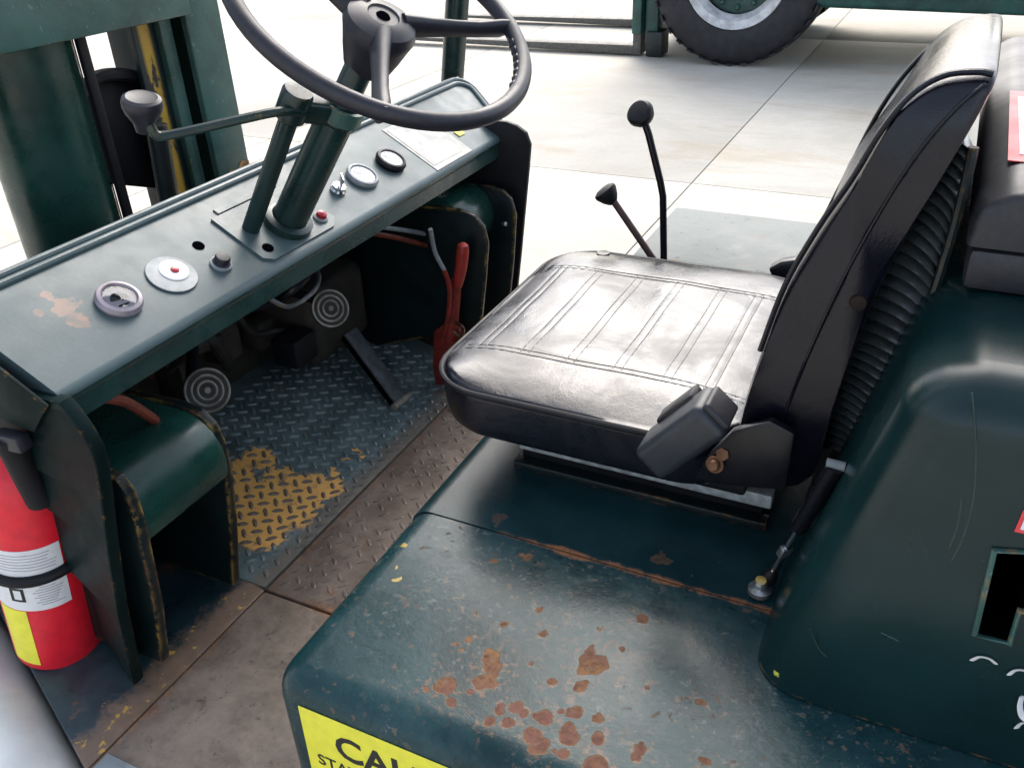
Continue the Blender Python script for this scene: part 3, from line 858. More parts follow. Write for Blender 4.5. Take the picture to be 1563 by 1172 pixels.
part('wiring', tube(smoothpath([at(380, 470, 'x', -1.05), at(420, 462, 'x', -1.03), at(450, 440, 'x', -1.0), at(470, 420, 'x', -1.0)]), .008, 8), 'blackgloss')
for (p0, p1, rr) in (((300, 500), (350, 560), .012), ((250, 560), (330, 520), .016), ((560, 420), (640, 470), .012), ((520, 400), (650, 420), .014)):
    part('hydraulic_pipe', tube(smoothpath([at(*p0, 'x', -1.16), at((p0[0] + p1[0]) / 2, (p0[1] + p1[1]) / 2 - 8, 'x', -1.12), at(*p1, 'x', -1.16)]), rr, 10), 'dirt')

for pts_, rr in ((((470, 400), (520, 430), (575, 425), (640, 455)), .010), (((360, 480), (390, 510), (430, 505), (470, 520)), .012), (((585, 400), (600, 450), (588, 500)), .008), (((250, 560), (275, 540), (300, 545)), .010)):
    part('brake_line', tube(smoothpath([at(x, y, 'x', -1.14) for x, y in pts_], 5), rr * .6, 8), 'dirt')
for x, y, w_, h_ in ((410, 500, .05, .03), (545, 440, .04, .05), (340, 520, .03, .04)):
    c = at(x, y, 'x', -1.20); part('bracket', box((c.x - .03, c.y - w_, c.z - h_), (c.x + .02, c.y + w_, c.z + h_), .006), 'firewall')
# pedals
PN = (CAM - at(505, 470, 'x', -1.0)).normalized() * .75 + V((.5, 0, .25)); PN.normalize()
def pedal(px, py, xx, r, foot):
    c = at(px, py, 'x', xx)
    p = part('brake_pedal', lathe([(0, -.008), (r * .95, -.008), (r, -.004), (r, .001), (r * .96, .003), (0, .003)], c, PN, 36), 'dirt')
    for q in (.93, .66, .40):
        part('pad_ring', tube([c + PN * .003 + v_ for v_ in circ(PN, r * q)], .0021, 8, True), 'ring', p)
    part('pad_stud', lathe([(r * .16, .002), (r * .13, .006), (0, .0065)], c, PN, 12), 'ring', p)
    part('pedal_arm', tube(smoothpath([c - PN * .006, c - PN * .03 + V((-.02, 0, .02)), at(*foot, 'x', xx - .16)]), .010, 10), 'blackgloss', p)
def circ(nrm, r, n=36):
    u, v, d = frame(nrm); return [(u * math.cos(2 * math.pi * k / n) + v * math.sin(2 * math.pi * k / n)) * r for k in range(n)]
pedal(504, 471, -1.0, .0375, (400, 430)); pedal(316, 596, -1.0, .0375, (300, 480))
# clutch bracket block in shadow
part('pedal_stop', box(tuple(at(450, 530, 'x', -1.10) + V((-.03, -.035, -.03))), tuple(at(450, 530, 'x', -1.10) + V((.03, .035, .03))), .005), 'black')
# accelerator pedal
h0 = at(613, 612, 'z', .012); h1 = at(534, 505, 'x', -1.06)
d = (h1 - h0).normalized(); e = (Y - d * Y.dot(d)).normalized(); nn = d.cross(e); nn = nn if nn.z > 0 else -nn
ap = part('accelerator_pedal', obox((h0 + h1) / 2, d, e, nn, (h1 - h0).length, .042, .007, .003), plain('worn_pedal_steel', (.085, .092, .10), .5, .2, .3, .1))
part('pedal_hinge', tube([h0 - e * .030, h0 + e * .030], .008, 12), 'ring', ap)
part('pedal_edge', obox((h0 + h1) / 2 - nn * .008, d, e, nn, (h1 - h0).length * .98, .052, .006, .002), 'hole', ap)

# parking brake lever
y = 1.43
hb = part('parking_brake_lever', tube([at(688, 520, 'y', y), at(694, 460, 'y', y), at(697, 425, 'y', y)], [.014, .0125, .0115], 14, flat=.6), 'redbrake')
part('grip', tube(smoothpath([at(698, 436, 'y', y), at(703, 412, 'y', y), at(706, 388, 'y', y), at(707, 371, 'y', y)], 4), [.0105, .0112, .0118, .0122, .0126, .0128, .0130, .0130, .0130, .0128, .0122, .0105, .0045][:13], 14), plain('red_grip', (.34, .030, .022), .35, 0, .15, .03), hb)
bp = [at(px, py, 'y', y + .005) for px, py in ((662, 506), (674, 497), (700, 500), (708, 520), (700, 556), (690, 600), (668, 600), (660, 560))]
part('brake_bracket', prism([(p.x, p.z) for p in bp], 'y', y + .004, y + .016, .003), 'redbrake', hb)
part('ratchet_link', tube(smoothpath([at(694, 492, 'y', y), at(706, 500, 'y', y - .01), at(704, 514, 'y', y - .01), at(692, 506, 'y', y - .01)]), .004, 8), 'copper', hb)
part('adjuster', lathe([(.011, 0), (.011, .016), (.007, .02), (0, .02)], at(702, 528, 'y', y), (.3, -1, .2), 14), 'redbutton', hb)

# ------------------------------------------------------------------ decks under and behind the seat
HZ, HX0 = .24, -.568
def big(a, b):
    m_ = (a + b) / 2
    return (abs(a.z - b.z) < 1e-4 and abs(m_.z - HZ) < 1e-4 and (abs(m_.x - HX0) < 1e-3 or abs(m_.y - .472) < 1e-3)) or (abs(a.x - b.x) < 1e-4 and abs(a.y - b.y) < 1e-4 and abs(a.y - .472) < 1e-3 and a.x < 0)
bm = box((HX0, .472, -.24), (1.3, .7855, HZ)); bevel(bm, .040, 7, big)
hoodm = part('hood_deck', bm, 'deck')
bm = box((HX0, .7885, -.02), (-.045, 1.78, HZ)); bevel(bm, .032, 6, lambda a, b: abs(a.x - HX0) < 1e-3 and abs(b.x - HX0) < 1e-3 and abs(a.z - HZ) < 1e-3 and abs(b.z - HZ) < 1e-3)
part('seat_deck', bm, 'deckfar')
part('deck_seam', box((HX0 + .02, .782, .02), (-.05, .792, HZ - .006)), 'hole', hoodm)
# caution sticker on the near face
yf = .4712
s0 = at(455, 1077, 'y', yf); s1 = at(468, 1164, 'y', yf)
wS = .285; hS = s0.z - .098
dec = part('caution_sticker', prism([(s0.x, s0.z), (s0.x + wS, s0.z), (s0.x + wS, s0.z - hS), (s0.x - .002, s0.z - hS)], 'y', yf - .0004, yf + .0008), 'yellow', hoodm)
part('lettering', text_bm('CAUTION', (s0.x + .042, yf - .0006, s0.z - .060), X, Z, .054, .0003, .02), 'ink', hoodm, 0)
part('lettering', text_bm('STAY', (s0.x + .012, yf - .0006, s0.z - .090), X, Z, .025, .0003, .01), 'ink', hoodm, 0)

# rear engine cover with sloping front
CT = .638
cp = [(-.077, HZ + .003), (.018, CT), (1.25, CT), (1.25, HZ + .003)]
bm = prism(cp, 'y', .672, 1.60)
def bigc(a, b):
    m_ = (a + b) / 2
    near = abs(a.y - .672) < 1e-3 and abs(b.y - .672) < 1e-3
    return (near and m_.z > HZ + .01 and m_.x < 1.2) or (abs(a.z - CT) < 1e-3 and abs(b.z - CT) < 1e-3 and m_.x < .1)
bevel(bm, .052, 8, bigc)
# L-shaped opening cut through the near face
op = [at(px, py, 'y', .672) for px, py in ((1518, 838), (1487, 966), (1541, 981), (1556, 930), (1640, 950), (1660, 848))]
cut = prism([(p.x, p.z) for p in op], 'y', .60, .80)
def to_obj(b, nm):
    me = bpy.data.meshes.new(nm); b.to_mesh(me); b.free(); o = bpy.data.objects.new(nm, me); C.objects.link(o); return o
oa, ob = to_obj(bm, 'a'), to_obj(cut, 'b')
md = oa.modifiers.new('cut', 'BOOLEAN'); md.operation = 'DIFFERENCE'; md.object = ob; md.solver = 'EXACT'
bpy.context.view_layer.update()
me = bpy.data.meshes.new_from_object(oa.evaluated_get(bpy.context.evaluated_depsgraph_get()))
bm = bmesh.new(); bm.from_mesh(me)
for o_ in (oa, ob): bpy.data.objects.remove(o_)
lo_x, hi_x, lo_z, hi_z = min(p.x for p in op), max(p.x for p in op), min(p.z for p in op), max(p.z for p in op)
for f_ in bm.faces:
    c = f_.calc_center_median()
    f_.material_index = 1 if (c.y > .69 and c.y < .81 and lo_x - .01 < c.x < hi_x + .01 and lo_z - .01 < c.z < hi_z + .01) else 0
cover_ = link('rear_cover', bm, None, FL, 35, [M['cover'], M['hole']])
part('opening_trim', tube([V((p.x, .671, p.z)) for p in op], .003, 8, True), 'mast', cover_)
# partly readable white lettering and red sticker on the cover side
for arc in (((1484, 1007), (1496, 1002), (1510, 1005), (1519, 1012)), ((1541, 1029), (1549, 1023), (1560, 1022), (1570, 1026)), ((1561, 1062), (1558, 1075), (1561, 1090), (1572, 1098)), ((1552, 1110), (1560, 1103), (1572, 1102))):
    pts = [at(px, py, 'y', .6715) for px, py in arc]
    part('lettering', tube(smoothpath(pts, 4), .0042, 8, flat=.25), 'white', cover_)
rs = [at(px, py, 'y', .6715) for px, py in ((1548, 810), (1562, 778), (1640, 790), (1640, 830))]
r_ = part('red_sticker', plate(rs, -Y, .001), 'redsticker', cover_)
rs = [at(px, py, 'y', .6700) for px, py in ((1557, 807), (1566, 786), (1635, 796), (1635, 825))]
part('sticker_print', plate(rs, -Y, .0006), 'white', cover_)
for sc_pts in (((1484, 600), (1490, 680), (1486, 760), (1470, 820), (1452, 856)), ((1468, 760), (1462, 800), (1448, 838)), ((1236, 960), (1250, 990), (1262, 1002)), ((1345, 965), (1372, 978))):
    part('scratch', tube(smoothpath([at(px, py, 'y', .6722) for px, py in sc_pts], 5), .0007, 5), 'lip', cover_)
# weathered grey tank top on the far side
part('side_tank', box((-.535, 1.62, -.15), (.45, 1.93, .295), .006, 2), 'tank')

# ------------------------------------------------------------------ seat
SX0, SX1, SY0, SY1, SZT = -.583, -.135, .862, 1.375, .398
scx, scy, hx, hy = (SX0 + SX1) / 2, (SY0 + SY1) / 2, (SX1 - SX0) / 2, (SY1 - SY0) / 2
def outline(n=36, r=.09):
    return [V((x, y, 0)) for x, y in rrect(-hx, -hy, hx, hy, r, n)]
OUT = outline()
def dens(o, k=3):
    r = []
    for i in range(len(o)):
        a, b = o[i], o[(i + 1) % len(o)]; st = max(1, int((b - a).length / .012))
        for t in range(st): r.append(a.lerp(b, t / st))
    return r
OUT = dens(outline(9))
from mathutils import noise as mn
GX = [(at(*a, 'z', .41).x + at(*b, 'z', .41).x) / 2 - scx for a, b in (((742, 528), (861, 403)), ((812, 537), (914, 414)), ((877, 555), (972, 425)), ((947, 571), (1029, 441)), ((1018, 589), (1092, 459)), ((1075, 603), (1151, 471)))]
GYn, GYf = at(877, 556, 'z', .41).y - scy, at(972, 424, 'z', .41).y - scy
def topz(x, y):
    e = max(abs(x) / hx, abs(y) / hy)
    z = SZT + .017 * (1 - e ** 5)
    z += .0032 * mn.noise(V((x * 11, y * 11, 3)))
    g = 0
    if GYn - .004 < y < GYf + .004 :
        for gx in GX:
            for off in (-.006, .006):
                g = max(g, math.exp(-((x - gx - off) / .0022) ** 2))
    for gy in (GYn, GYf):
        for off in (-.005, .005):
            g = max(g, math.exp(-((y - gy - off) / .0024) ** 2) * (1 if abs(x) < hx * .96 else 0))
    return z - .0007 * g
bm = bmesh.new(); rings = []
for dz, s in ((-.075, .86), (-.074, .93), (-.066, .965), (-.050, .985), (-.030, .995), (-.012, 1.0), (-.004, 1.0)):
    rings.append([bm.verts.new((scx + p.x * (1 - (1 - s) * .6), scy + p.y * (1 - (1 - s) * .6), SZT + dz)) for p in OUT])
tops = [.992, .975] + [.955 - .012 * i for i in range(78)] + [.012]
for s in tops:
    ring = []
    for p in OUT:
        q = p * s
        ring.append(bm.verts.new((scx + q.x, scy + q.y, topz(q.x, q.y) if s < .99 else SZT + .001)))
    rings.append(ring)
for A, B in zip(rings, rings[1:]):
    for i in range(len(OUT)): bm.faces.new((A[i], A[(i + 1) % len(OUT)], B[(i + 1) % len(OUT)], B[i]))
bm.faces.new(rings[0][::-1]); bm.faces.new(rings[-1])
seat = part('seat', bm, 'vinyl', smooth=60)
seat['label'] = 'black vinyl seat with stitched cushion'
part('piping', tube([V((scx + p.x * 1.003, scy + p.y * 1.003, SZT - .002)) for p in OUT], .0042, 8, True), 'black', seat)
# stitch lines
sb = bmesh.new()
for gx in GX:
    for off in (-.006, .006):
        tube([V((scx + gx + off, scy + y_, topz(gx + off, y_) + .0003)) for y_ in [GYn + (GYf - GYn) * i / 20 for i in range(21)]], .0008, 5, bm=sb)
for gy in (GYn, GYf):
    for off in (-.005, .005):
        tube([V((scx + x_, scy + gy + off, topz(x_, gy + off) + .0003)) for x_ in [-hx * .90 + hx * 1.8 * i / 20 for i in range(21)]], .0008, 5, bm=sb)
part('stitching', sb, 'blackgloss', seat)
part('seat_button', lathe([(.012, 0), (.011, .003), (0, .004)], at(922, 383, 'z', SZT + .010) + V((0, -.004, -.0045)), Z, 16), 'blackgloss', seat)

# backrest: side profile swept across, edges rolled
def closed_curve(pts, n=3):
    L_ = len(pts); out = []
    for i in range(L_):
        p0, p1, p2, p3 = (V((*pts[(i + j) % L_], 0)) for j in (-1, 0, 1, 2))
        for k in range(n):
            t = k / n; out.append(.5 * ((2 * p1) + (p2 - p0) * t + (2 * p0 - 5 * p1 + 4 * p2 - p3) * t * t + (-p0 + 3 * p1 - 3 * p2 + p3) * t ** 3))
    return [(q.x, q.y) for q in out]
bp_ = [(1128, 660), (1138, 605), (1165, 525), (1200, 435), (1250, 350), (1300, 278), (1340, 210), (1375, 160), (1430, 122), (1480, 112), (1515, 113), (1519, 128), (1490, 182), (1440, 268), (1400, 335), (1350, 430), (1310, 520), (1270, 630), (1240, 725), (1180, 740), (1150, 705)]
prof = [at(px, py, 'y', .882) for px, py in closed_curve(bp_)]
N_ = len(prof); cenx, cenz = sum(p.x for p in prof) / N_, sum(p.z for p in prof) / N_
bm = bmesh.new(); rings = []
spans = []
YB0, YB1 = .868, 1.372
for t in [0, .012, .03, .06, .10, .16, .25, .37, .5, .63, .75, .84, .90, .94, .97, .988, 1]:
    e = min(t, 1 - t) * (YB1 - YB0)                       # distance from the nearer side
    k = math.sqrt(max(0, 1 - (1 - min(1, e / .030)) ** 2)) if e < .030 else 1
    ins = .011 * (1 - k)
    ring = []
    for i, p in enumerate(prof):
        dx, dz = p.x - cenx, p.z - cenz; l_ = math.hypot(dx, dz)
        k2 = max(0, 1 - ins / l_)
        x, z = cenx + dx * k2, cenz + dz * k2
        up = min(1, max(0, (p.z - .60) / .22))
        bulge = 4 * t * (1 - t)
        if 3 <= i < 25: x += .008 * bulge * min(1, (i - 2) / 6) * min(1, (25 - i) / 5)          # shallow hollow between the side bolsters
        z += up * (-.022 * t + .012 * bulge); x += .006 * up * t
        ring.append(bm.verts.new((x, YB0 + (YB1 - YB0) * t, z)))
    rings.append(ring)
for A, B in zip(rings, rings[1:]):
    for i in range(N_): bm.faces.new((A[i], A[(i + 1) % N_], B[(i + 1) % N_], B[i]))
bm.faces.new(rings[0][::-1]); bm.faces.new(rings[-1])
part('backrest', bm, 'vinylback', seat, 60)
part('backrest_piping', tube(smoothpath([at(px, py, 'y', .866) for px, py in ((1195, 640), (1230, 550), (1280, 440), (1340, 330), (1400, 235), (1460, 165), (1505, 128))], 5), .0018, 8), 'vinylback', seat)
part('backrest_bolt', lathe([(.009, 0), (.008, .003), (0, .004)], at(1310, 462, 'y', .868), -Y, 16), plain('rusty_bolt', (.018, .011, .008), .6, spec=.2), seat)
part('backrest_piping', tube(smoothpath([at(px, py, 'y', 1.366) for px, py in ((1238, 372), (1285, 280), (1345, 165), (1400, 92), (1455, 48), (1490, 29), (1510, 36))], 6), .0035, 8), 'blackgloss', seat)
part('backrest_piping', tube(smoothpath([at(px, py, 'y', .872) for px, py in ((1160, 535), (1198, 436), (1250, 346), (1300, 274), (1345, 200), (1390, 146), (1440, 116), (1490, 110), (1516, 114))], 6), .0030, 8), 'vinylback', seat)
# pleated bellows behind the backrest
Lp = [(1478, 212), (1440, 275), (1400, 345), (1355, 430), (1318, 515), (1296, 570), (1282, 630), (1272, 690)]
Rp = [(1484, 232), (1458, 320), (1432, 400), (1405, 480), (1375, 560), (1345, 625), (1318, 670), (1292, 705)]
def along(pts, t):
    f = t * (len(pts) - 1); i = min(len(pts) - 2, int(f)); a, b = pts[i], pts[i + 1]; k = f - i
    return (a[0] + (b[0] - a[0]) * k, a[1] + (b[1] - a[1]) * k)
bm = bmesh.new(); rows = []
NP = 17
for r in range(NP * 12 + 1):
    t = r / (NP * 12); ph = math.sin(t * NP * 2 * math.pi)
    l_, r__ = along(Lp, t), along(Rp, max(0, t - .02))
    l_ = (l_[0] - 22, l_[1] - 4)
    row = []
    for k in range(9):
        u = k / 8; px = l_[0] + (r__[0] - l_[0]) * u; py = l_[1] + (r__[1] - l_[1]) * u - 9 * math.sin(math.pi * u)
        p = at(px, py, 'y', .915 + .05 * (1 - u) ** 2)
        row.append(bm.verts.new((p.x, p.y - .0105 * (abs(ph) * 2 - 1) * (.35 + .65 * math.sin(math.pi * min(1, .15 + u * .9))), p.z)))
    rows.append(row)
for A, B in zip(rows, rows[1:]):
    for k in range(8): bm.faces.new((A[k], A[k + 1], B[k + 1], B[k]))
ex = bmesh.ops.extrude_face_region(bm, geom=bm.faces[:])
bmesh.ops.translate(bm, vec=(0, .02, 0), verts=[g_ for g_ in ex['geom'] if isinstance(g_, bmesh.types.BMVert)])
part('bellows', bm, 'pleat', seat, 60)
# backing behind the bellows and edge strip
part('bellows_backing', prism([(p.x, p.z) for p in [at(px, py, 'y', .99) for px, py in ((1470, 230), (1430, 430), (1320, 700), (1240, 760), (1250, 640), (1330, 420))]], 'y', .99, 1.35), 'black', seat)
strip = smoothpath([at(px, py, 'y', .905) for px, py in ((1486, 225), (1462, 330), (1432, 430), (1400, 520), (1362, 612), (1325, 682), (1290, 740))], 4)
part('bellows_edge_strip', tube(strip, .005, 8), 'green_dark', seat)

# seat rails and base
part('seat_base', box((-.47, .945, HZ), (-.12, 1.32, .30), .004), 'black', seat)
part('seat_base_flange', box((-.475, .925, HZ), (-.112, .946, .252), .002), 'green_dark', seat)
for yy in (.915, 1.33):
    part('seat_rail', box((-.46, yy, .284), (-.108, yy + .022, .305), .003), plain('worn_rail', (.42, .44, .44), .5, .4, .3, .2) if yy < 1 else 'steel', seat)
part('seat_pan', box((-.50, .90, .306), (-.14, 1.34, .326), .004), 'black', seat)
# hip bracket, belt retractor and bolt
hp = [at(px, py, 'y', .85) for px, py in ((1085, 690), (1120, 655), (1178, 640), (1215, 660), (1200, 745), (1110, 738), (1060, 728))]
part('hip_bracket', prism([(p.x, p.z) for p in hp], 'y', .845, .858, .003), 'blackgloss', seat)
ca, cb_ = at(1002, 692, 'y', .815), at(1092, 628, 'y', .815)
d = (cb_ - ca).normalized(); nn = V((-d.z, 0, d.x)); 
rt_ = part('belt_retractor', obox((ca + cb_) / 2, d, Y, nn, (cb_ - ca).length + .012, .058, .047, .010, 4), plain('retractor_plastic', (.018, .021, .027), .42, 0, .15, .12, 120), seat)
part('retractor_cap', obox(cb_ + d * .008 , d, Y, nn, .010, .046, .036, .004, 3), 'case', seat)
part('belt_tongue', obox((ca + cb_) / 2 + nn * .022 + Y * .031, d, Y, nn, .060, .030, .012, .004), 'blackgloss', seat)
part('bracket_bolt', lathe([(.0105, 0), (.0105, .003), (.007, .003), (.007, .008), (.0055, .010), (0, .010)], at(1092, 708, 'y', .842), (-.1, -1, .25), 24), 'copper', seat)
part('bracket_bolt', lathe([(.008, 0), (.008, .004), (0, .005)], at(1104, 692, 'y', .846), (-.1, -1, .25), 6), 'copper', seat)
# far side bracket behind the cushion
fp = [at(px, py, 'y', 1.42) for px, py in ((1176, 404), (1195, 394), (1228, 389), (1245, 420), (1235, 470), (1205, 470))]
part('hip_bracket', prism([(p.x, p.z) for p in fp], 'y', 1.40, 1.425, .005, 3), 'blackgloss', seat)

# gas strut
lo, hi = at(1172, 884, 'z', .256), at(1277, 708, 'y', .80)
dS = (hi - lo).normalized(); LS = (hi - lo).length
gs = part('gas_strut', tube([lo + dS * LS * .48, lo + dS * LS * .98], .0095, 16), 'blackgloss')
part('strut_rod', tube([lo + dS * .012, lo + dS * LS * .49], .0042, 12), 'chrome', gs)
part('strut_clip', obox(lo + dS * LS * .27, dS, *frame(dS)[:2], .016, .014, .010, .002), 'steel', gs)
part('strut_end', lathe([(0, -.010), (.008, -.007), (.010, 0), (.008, .008), (.005, .014), (0, .014)], lo + dS * .004, dS, 16), 'black', gs)
part('ball_stud', lathe([(.014, -.012), (.014, -.006), (.008, -.004), (.0085, .002), (.006, .007), (0, .008)], lo + V((-.006, -.012, 0)), Z, 16), 'steel', gs)
part('ball_cap', lathe([(.0065, 0), (.0065, .004), (0, .005)], lo + V((-.006, -.012, .004)), V((0, -.3, 1)), 8), plain('brass', (.55, .40, .12), .35, .7), gs)
part('strut_top_end', tube([hi - V((.010, 0, .001)), hi + V((.008, .002, -.003))], .0052, 10), 'washer', gs)

# control levers beyond the seat
def ctl(pts, yb, knob, kd, prof, mat='blackgloss', r=.0065):
    pp_ = [at(px, py, 'y', 1.5) for px, py in pts]; base = pp_[0] + (pp_[0] - pp_[1]).normalized() * .13
    o = part('control_lever', tube([base] + pp_, r, 12), mat)
    part('knob', lathe(prof, at(*knob, 'y', 1.5), kd, 28), 'black', o)
ctl([(1013, 383), (1012, 300), (1008, 278), (990, 205), (984, 188)], 1.5, (978, 174), V((-.25, -.75, .62)), [(0, -.024), (.010, -.022), (.020, -.012), (.0245, 0), (.0235, .007), (.019, .0115), (.008, .013), (0, .013)])
ctl([(985, 378), (935, 305)], 1.5, (927, 297), (at(935, 305, 'y', 1.5) - at(985, 378, 'y', 1.5)).normalized() + V((0, -.12, 0)), [(0, -.020), (.008, -.020), (.016, -.010), (.0225, .004), (.0215, .010), (.014, .014), (0, .015)], plain('rusty_lever', (.085, .045, .04), .55, .2))

# ------------------------------------------------------------------ mast
MX = -1.5
def px_y(px, py): return at(px, py, 'x', MX).y
cyl = part('lift_cylinder', lathe([(0, -.60), (.098, -.60), (.098, 1.1), (.060, 1.11), (0, 1.11)], (MX - .10, 1.155, .3), Z, 48), 'cyl')
z0m, z1m = -.40, 2.2
def chan(y0, y1, x0, x1, t, mat, web_at):
    """U or L section upright"""
    bm = box((x1 - t, y0, z0m), (x1, y1, z1m), .002)
    box((x0, y1 - t if web_at else y0, z0m), (x1 - t - .0005, y1 if web_at else y0 + t, z1m), .002, 2, bm)
    box((x0 - t - .0005, y0, z0m), (x0 - .001, y1, z1m), .002, 2, bm)
    return part('mast_upright', bm, mat)
chan(1.495, 1.600, MX - .16, MX, .016, 'mast', True); chan(.58, .685, MX - .16, MX, .016, 'mast', False)
n2 = NT('yellow_worn_upright'); sxx = n2.n.new('ShaderNodeSeparateXYZ'); n2.l.new(n2.P, sxx.inputs[0])
mk = n2.math('MULTIPLY', n2.ramp(n2.noise(13, 6, .7, .3, None, (1, 1, .6)), .47, .53), n2.ramp(n2.math('ABSOLUTE', n2.math('SUBTRACT', sxx.outputs[1], 1.415)), .020, .008))
M['mastyellow'] = n2.fin(n2.mix(mk, (.006, .016, .016), n2.mix(n2.noise(30, 4), (.55, .36, .03), (.42, .22, .03))), .5)
yv0, yv1 = 1.385, 1.470
def inner(y0, y1, mir):
    bm = box((MX - .06, y0, z0m), (MX - .045, y1, z1m), .002)
    box((MX - .20, y1 - .016 if not mir else y0, z0m), (MX - .0605, y1 if not mir else y0 + .016, z1m), .002, 2, bm)
    return part('inner_upright', bm, 'mastyellow')
inner(yv0, yv1, False); inner(.715, .80, True)
part('inner_face', box((MX - .046, 1.445, z0m), (MX - .028, 1.478, z1m), .002), 'mast')
part('mast_web', box((MX - .30, 1.30, z0m), (MX - .28, 1.40, z1m), .002), 'black')
part('carriage_plate', box((MX - .28, 1.285, -.38), (MX - .262, 1.40, .63), .003), 'black')
part('chain_guard', tube(smoothpath([at(px, py, 'x', MX - .08) for px, py in ((128, 138), (150, 118), (190, 115), (222, 125), (240, 150), (240, 260))], 5), .014, 10), 'black')
part('hose_bracket', prism([(p.y, p.z) for p in [at(px, py, 'x', MX - .10) for px, py in ((134, 132), (160, 114), (215, 114), (240, 140), (262, 290), (176, 282))]], 'x', MX - .13, MX - .10, .004), 'black')
for yy, rr, xx in ((1.224, .0105, MX + .0), (1.290, .008, MX - .12)):
    part('lift_chain' if rr > .01 else 'mast_hose', box((xx - .012, yy - rr, -.38), (xx, yy + rr, 2.0), .003) if rr > .01 else tube([(xx, yy, -.38), (xx, yy, 2.0)], rr, 10), 'black')
zc0 = at(130, 50, 'x', MX + .02).z
part('mast_crossmember', prism([(MX + .003, zc0 - .004), (MX + .045, zc0 - .004), (MX + .045, zc0 + .16), (MX + .003, zc0 + .16)], 'y', .60, 1.47, .004), 'mast')
part('mast_crossmember', prism([(MX - .16, -.38), (MX + .015, -.38), (MX + .015, -.22), (MX - .16, -.22)], 'y', .60, 1.58, .004), 'green_dark')
part('guide_post', tube([at(250, 195, 'x', MX + .01) - Z * .0, at(238, 190, 'x', MX + .02), at(262, 330, 'x', MX + .01)][1:], .022, 16), 'green_dark')
# rust at the foot of the bright upright
rsb = NT('foot_rust'); M['footrust'] = rsb.fin(rsb.mix(rsb.ramp(rsb.noise(40, 5), .4, .6), (.16, .09, .04), (.42, .24, .10)), .85)
rp = [at(px, py, 'x', MX + .001) for px, py in ((346, 272), (352, 258), (362, 262), (368, 246), (379, 244), (386, 270), (384, 300), (346, 300))]
part('rust_patch', prism([(p.y, p.z) for p in rp], 'x', MX + .0003, MX + .0016), 'footrust')

# overhead guard: sloping front legs, roof frame and bars
def leg(y, top): 
    a, b = at(690, 128, 'y', 1.86), at(698, 0, 'y', 1.86)
    d_ = (b - a).normalized()
    p0 = a - d_ * ((a.z + .05) / d_.z); p1 = a + d_ * ((top - a.z) / d_.z)
    p0.y = p1.y = y
    part('guard_leg', tube([p0, p1], .0265, 20), 'green'); return p1
t1 = leg(1.86, 1.75)
part('guard_leg', tube([(-1.62, .47, -.05), (-1.60, .47, .9), (t1.x, .50, 1.75)], .0265, 16), 'green')
xr = .75
for y in (.50, 1.86):
    part('guard_leg', tube([(xr, y, .2), (xr - .05, y, 1.75)], .0265, 16), 'green')
    part('guard_rail', tube([(t1.x, y, 1.75), (xr - .05, y, 1.75)], .03, 12), 'green')
for i in range(9):
    xx = t1.x + (xr - .05 - t1.x) * i / 8
    part('guard_bar', box((xx - .012, .50, 1.73), (xx + .012, 1.86, 1.775), .003), 'green')

# ------------------------------------------------------------------ fire extinguisher
b0 = at(93, 974, 'z', .001); t0 = at(21, 692, 'y', b0.y + .006)
b0 = V((b0.x, b0.y, .001)); axE = (t0 - b0).normalized(); HE = (t0 - b0).length; RE = .062
EX = thing('fire_extinguisher', b0, 'red fire extinguisher with white label strapped beside the near dash panel', 'fire extinguisher')
part('body', lathe([(0, 0), (RE * .90, 0), (RE * .985, .004), (RE, .012), (RE, HE * .86), (RE * .93, HE * .93), (RE * .75, HE * .985), (RE * .45, HE * 1.03), (.016, HE * 1.05), (.016, HE * 1.10), (0, HE * 1.10)], b0, axE, 64), 'red', EX)
toC = (CAM - b0); toC = (toC - axE * toC.dot(axE)).normalized(); sdE = axE.cross(toC)      # sdE points to the right seen from outside
def patch(name, a0, a1, h0, h1, mat, off, n=20, parent=None, t=.0006):
    bm = bmesh.new(); rows = []
    for i in range(n + 1):
        a = R_(a0 + (a1 - a0) * i / n); dr = toC * math.cos(a) + sdE * math.sin(a)
        rows.append([bm.verts.new(b0 + axE * h + dr * (RE + off + tt)) for h, tt in ((h0, 0), (h1, 0), (h1, t), (h0, t))])
    for A, B in zip(rows, rows[1:]):
        for k in range(4): bm.faces.new((A[k], A[(k + 1) % 4], B[(k + 1) % 4], B[k]))
    bm.faces.new(rows[0]); bm.faces.new(rows[-1][::-1])
    return part(name, bm, mat, parent or EX)
lab = patch('label', -100, 24, HE * .365, HE * .68, 'white', .0002)
patch('tag', -72, -32, HE * .045, HE * .36, 'yellow', .0002)
for hh in (.655, .64, .625, .61, .595, .58):
    patch('label_print', -66 + (hh * 1000) % 7, 6 + (hh * 1000) % 13, HE * hh, HE * (hh + .0035), 'inkgrey', .0009, 14, lab, .0003)
for hh in (.485, .472, .459, .446, .433, .420, .407, .394):
    patch('label_print', -18 + (hh * 1000) % 9, 8 + (hh * 1000) % 11, HE * hh, HE * (hh + .0035), 'inkgrey', .0009, 8, lab, .0003)
for a, b_, c_, d_ in ((-46, -42, .42, .48), (-32, -28, .42, .48), (-46, -28, .475, .485), (-46, -28, .415, .425)):
    patch('label_symbol', a, b_, HE * c_, HE * d_, 'ink', .0009, 4, lab, .0003)
bmS = [b0 + axE * (HE * .535 + .004 * math.sin(R_(a))) + (toC * math.cos(R_(a)) + sdE * math.sin(R_(a))) * (RE + .003) for a in range(0, 360, 8)]
part('strap', patch_strap := tube(bmS, .0085, 10, True, flat=1), 'black', EX)
tp = b0 + axE * HE * 1.07
